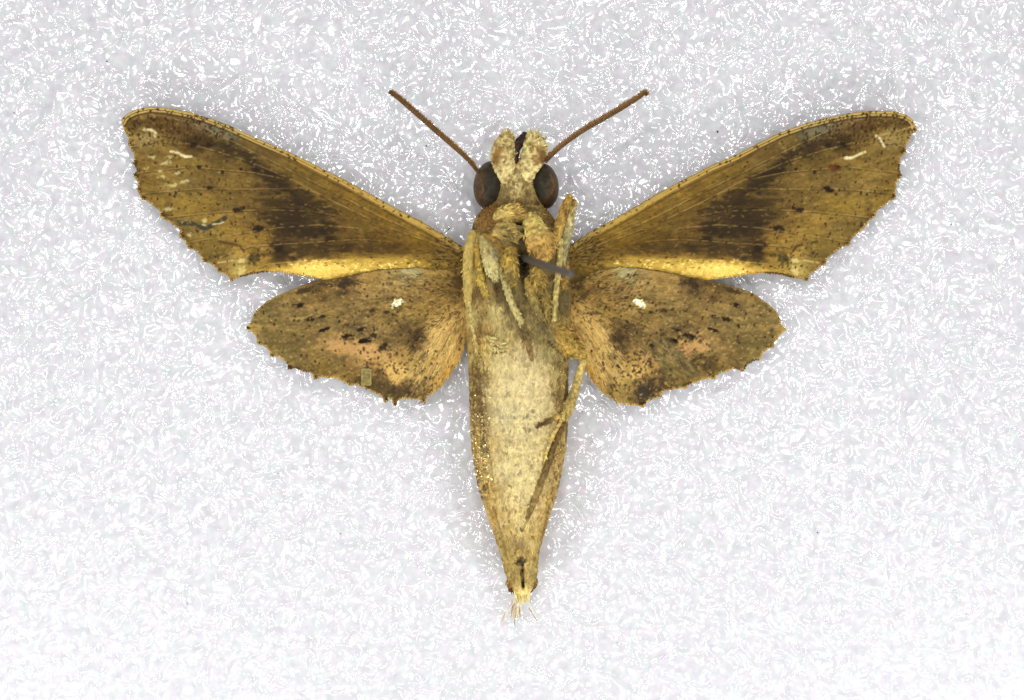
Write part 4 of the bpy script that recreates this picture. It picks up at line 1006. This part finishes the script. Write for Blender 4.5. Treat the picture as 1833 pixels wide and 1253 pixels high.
# left fore leg: broad scaly femur, thin spotted shin, dark foot
q = [(863, 424), (870, 444), (878, 466), (884, 488), (886, 502)]
lg = limb('leg', q, [5, 11, 14, 10, 2.5], on(q, [2, 4, 6, 6, 4]), (182, 164, 106), moth, .45, .10, 260, 8, tip=(196, 180, 124), mott=.3, spots=[(886, 458, 6, 5, (140, 132, 104)), (890, 465, 3, 3, (214, 206, 170)), (876, 452, 3, 4, (130, 104, 58))])
q = [(863, 420), (878, 425), (890, 438), (899, 452)]
limb('coxa', q, [2, 4.5, 5, 3], on(q, [4, 8, 9, 6]), (150, 114, 54), lg, .8, .08, 30, 9, tip=(140, 106, 52))
q = [(896, 478), (904, 505), (914, 538), (924, 562), (934, 580)]
limb('tibia', q, [4.5, 6, 6, 5.5, 4.5], on(q, [7, 8, 8, 8, 7]), (186, 170, 112), lg, .9, .12, 90, 10, mott=.3, spots=[(905, 503, 2, 2.5, (110, 96, 60)), (907, 510, 2, 2.5, (104, 90, 56)), (909, 517, 2, 2.5, (104, 90, 56)), (912, 524, 2, 2.5, (104, 90, 56)), (915, 534, 2, 2.5, (104, 90, 56)), (920, 548, 2, 2.5, (110, 96, 60)), (925, 562, 2, 2.5, (110, 96, 60))])
q = [(934, 580), (940, 600), (946, 620), (952, 645)]
limb('tarsus', q, [4.5, 5.5, 5, 3], on(q, [6, 5, 4, 2]), (112, 92, 54), lg, .8, .14, 60, 11, tip=(140, 112, 70))
# right fore leg folded up beside the eye
q = [(1019, 353), (1012, 372), (1004, 396), (997, 418), (988, 446)]
lg = limb('leg', q, [6, 8, 8.5, 9, 6], [120, 122, 124, 126, 128], (170, 134, 66), moth, .9, .10, 150, 12, tip=(176, 142, 74), spots=[(1012, 383, 3, 8, (110, 78, 36))])
q = [(1027, 361), (1022, 384), (1016, 408), (1010, 440), (1006, 474)]
limb('tibia', q, [5, 7, 8.5, 8, 5], [116, 116, 116, 116, 112], (186, 170, 118), lg, .9, .12, 160, 13, tip=(170, 156, 112), spots=[(1026, 366, 4, 8, (118, 86, 44)), (1022, 384, 3, 6, (140, 110, 62))])
q = [(1003, 430), (1001, 462), (997, 500), (993, 540), (992, 574)]
limb('tarsus', q, [4.5, 5, 5, 4.8, 4], [128, 130, 132, 133, 134], (186, 166, 100), lg, .9, .12, 80, 14)
# right middle leg: coxa plates
q = [(943, 500), (948, 520), (958, 548), (968, 575)]
limb('leg', q, [4, 8, 8, 4], on(q, 3), (158, 132, 68), moth, .6, .14, 120, 15, tip=(130, 112, 66))
# right hind leg: thick femur, shin turned back down the side, belly shadow stripe built as a dark foot
q = [(984, 588), (1003, 606), (1022, 622), (1038, 632), (1047, 638)]
lg = limb('leg', q, [16, 21, 18, 12, 7], [118, 112, 102, 92, 88], (166, 134, 66), moth, .9, .10, 420, 16, tip=(172, 142, 70), spots=[(1027, 605, 3, 3, (80, 52, 30)), (1000, 600, 6, 4, (140, 108, 56))], hair_len=(5, 11))
q = [(1044, 644), (1036, 672), (1026, 704), (1016, 732), (1008, 750)]
limb('tibia', q, [6.5, 7, 8, 9, 6], [92, 94, 98, 104, 110], (184, 160, 96), lg, .9, .10, 180, 17, tip=(176, 152, 88))
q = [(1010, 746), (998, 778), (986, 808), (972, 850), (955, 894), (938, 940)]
limb('tarsus', q, [5, 5.5, 6, 6.5, 6.5, 3], on(q, [4, 3, 2, 1, 0, -2]), (106, 82, 44), lg, .6, .12, 90, 18, tip=(132, 108, 64))  # dark tube stands in for a soft shadow across the abdomen
q = [(1008, 742), (990, 748), (974, 756), (963, 762)]
limb('spur', q, [4, 4, 3.2, 1.5], on(q, [4, 4, 3, 2]), (176, 146, 84), lg, .9, .1, 30, 19, tip=(92, 66, 36))
q = [(1004, 752), (990, 776), (980, 800), (974, 824)]
limb('spur', q, [3.2, 3.6, 3, 1.4], on(q, [6, 5, 4, 3]), (196, 168, 100), lg, .9, .1, 20, 20)

# tail: claspers, pale brush and loose hairs
limb('clasper', [(911, 1040), (916, 1052), (921, 1061)], [6, 7, 3], [58, 58, 56], (150, 112, 52), moth, .9, .1, 40, 21, tip=(70, 34, 20))
limb('clasper', [(957, 1036), (954, 1048), (948, 1058)], [6, 7, 3], [58, 58, 56], (150, 118, 60), moth, .9, .1, 40, 22, tip=(84, 56, 30))
nb = 240
b3 = np.column_stack([rng.uniform(920, 950, nb), rng.uniform(1042, 1064, nb), rng.uniform(50, 66, nb)])
D = np.column_stack([(934 - b3[:, 0]) * .6 + rng.normal(0, 4, nb), np.full(nb, 22.), np.full(nb, -4.)])
flakes('tail_brush', b3, D, rng.uniform(12, 24, nb), rng.uniform(1.4, 2.4, nb), np.array([[248, 222, 150]]) * rng.uniform(.72, 1.02, (nb, 1)), M_hair, moth, lift=.05)
hs = [((919, 1086), (914, 1112)), ((921, 1084), (918, 1114)), ((924, 1084), (921, 1113)), ((926, 1086), (926, 1113)), ((928, 1084), (931, 1112)), ((923, 1086), (923, 1112)), ((905, 1098), (897, 1120)), ((904, 1100), (899, 1117)), ((953, 1102), (963, 1119)), ((921, 1112), (922, 1128)), ((946, 1092), (955, 1104)), ((917, 1080), (916, 1108)), ((930, 1088), (932, 1110))]
b3 = np.array([[933 + (a[0] - 925) * .3, 1068, 46] for a, b in hs], float)
D0 = np.array([[b[0], b[1], 18] for a, b in hs], float) - b3
flakes('tail_hair', b3, D0, np.linalg.norm(D0, axis=1), np.full(len(hs), .8), np.tile([[226., 214., 184.]], (len(hs), 1)), M_hair, moth, lift=.0)
b3 = np.array([[a[0], a[1], 24] for a, b in hs], float); D = np.array([[b[0] - a[0], b[1] - a[1], -2] for a, b in hs], float)
flakes('tail_hair', b3, D, np.linalg.norm(D, axis=1), rng.uniform(1.8, 2.8, len(hs)), np.array([[176, 146, 92]]) * rng.uniform(.75, 1.15, (len(hs), 1)), M_hair, moth, lift=.02)

# ------------------------------------------------------------------ the pin that holds the moth
tipz = 430.0
f = (5000 - tipz) / 5000
bx0, by0 = 936, 461
tx = CX + (1022 - CX) * f; ty = CY + (491 - CY) * f
b0 = np.array([CX + (bx0 - CX) * .975, CY + (by0 - CY) * .975, 128.0]); t0 = np.array([tx, ty, tipz])
dv = (t0 - b0) / (t0 - b0)[2]
fo = b0 + dv * (-150 - 128)
pts = [fo, b0, b0 + (t0 - b0) * .6, b0 + (t0 - b0) * .93, t0]
V, F = tube([p[:2] for p in pts], [6.5, 6.5, 6.8, 7.2, 6.0], [p[2] for p in pts], 16, 6)
pin = make('insect_pin', V, F, M_pin, fit=False)
pin['label'] = 'grey steel pin slanting up out of the moth thorax'
pin['category'] = 'pin'
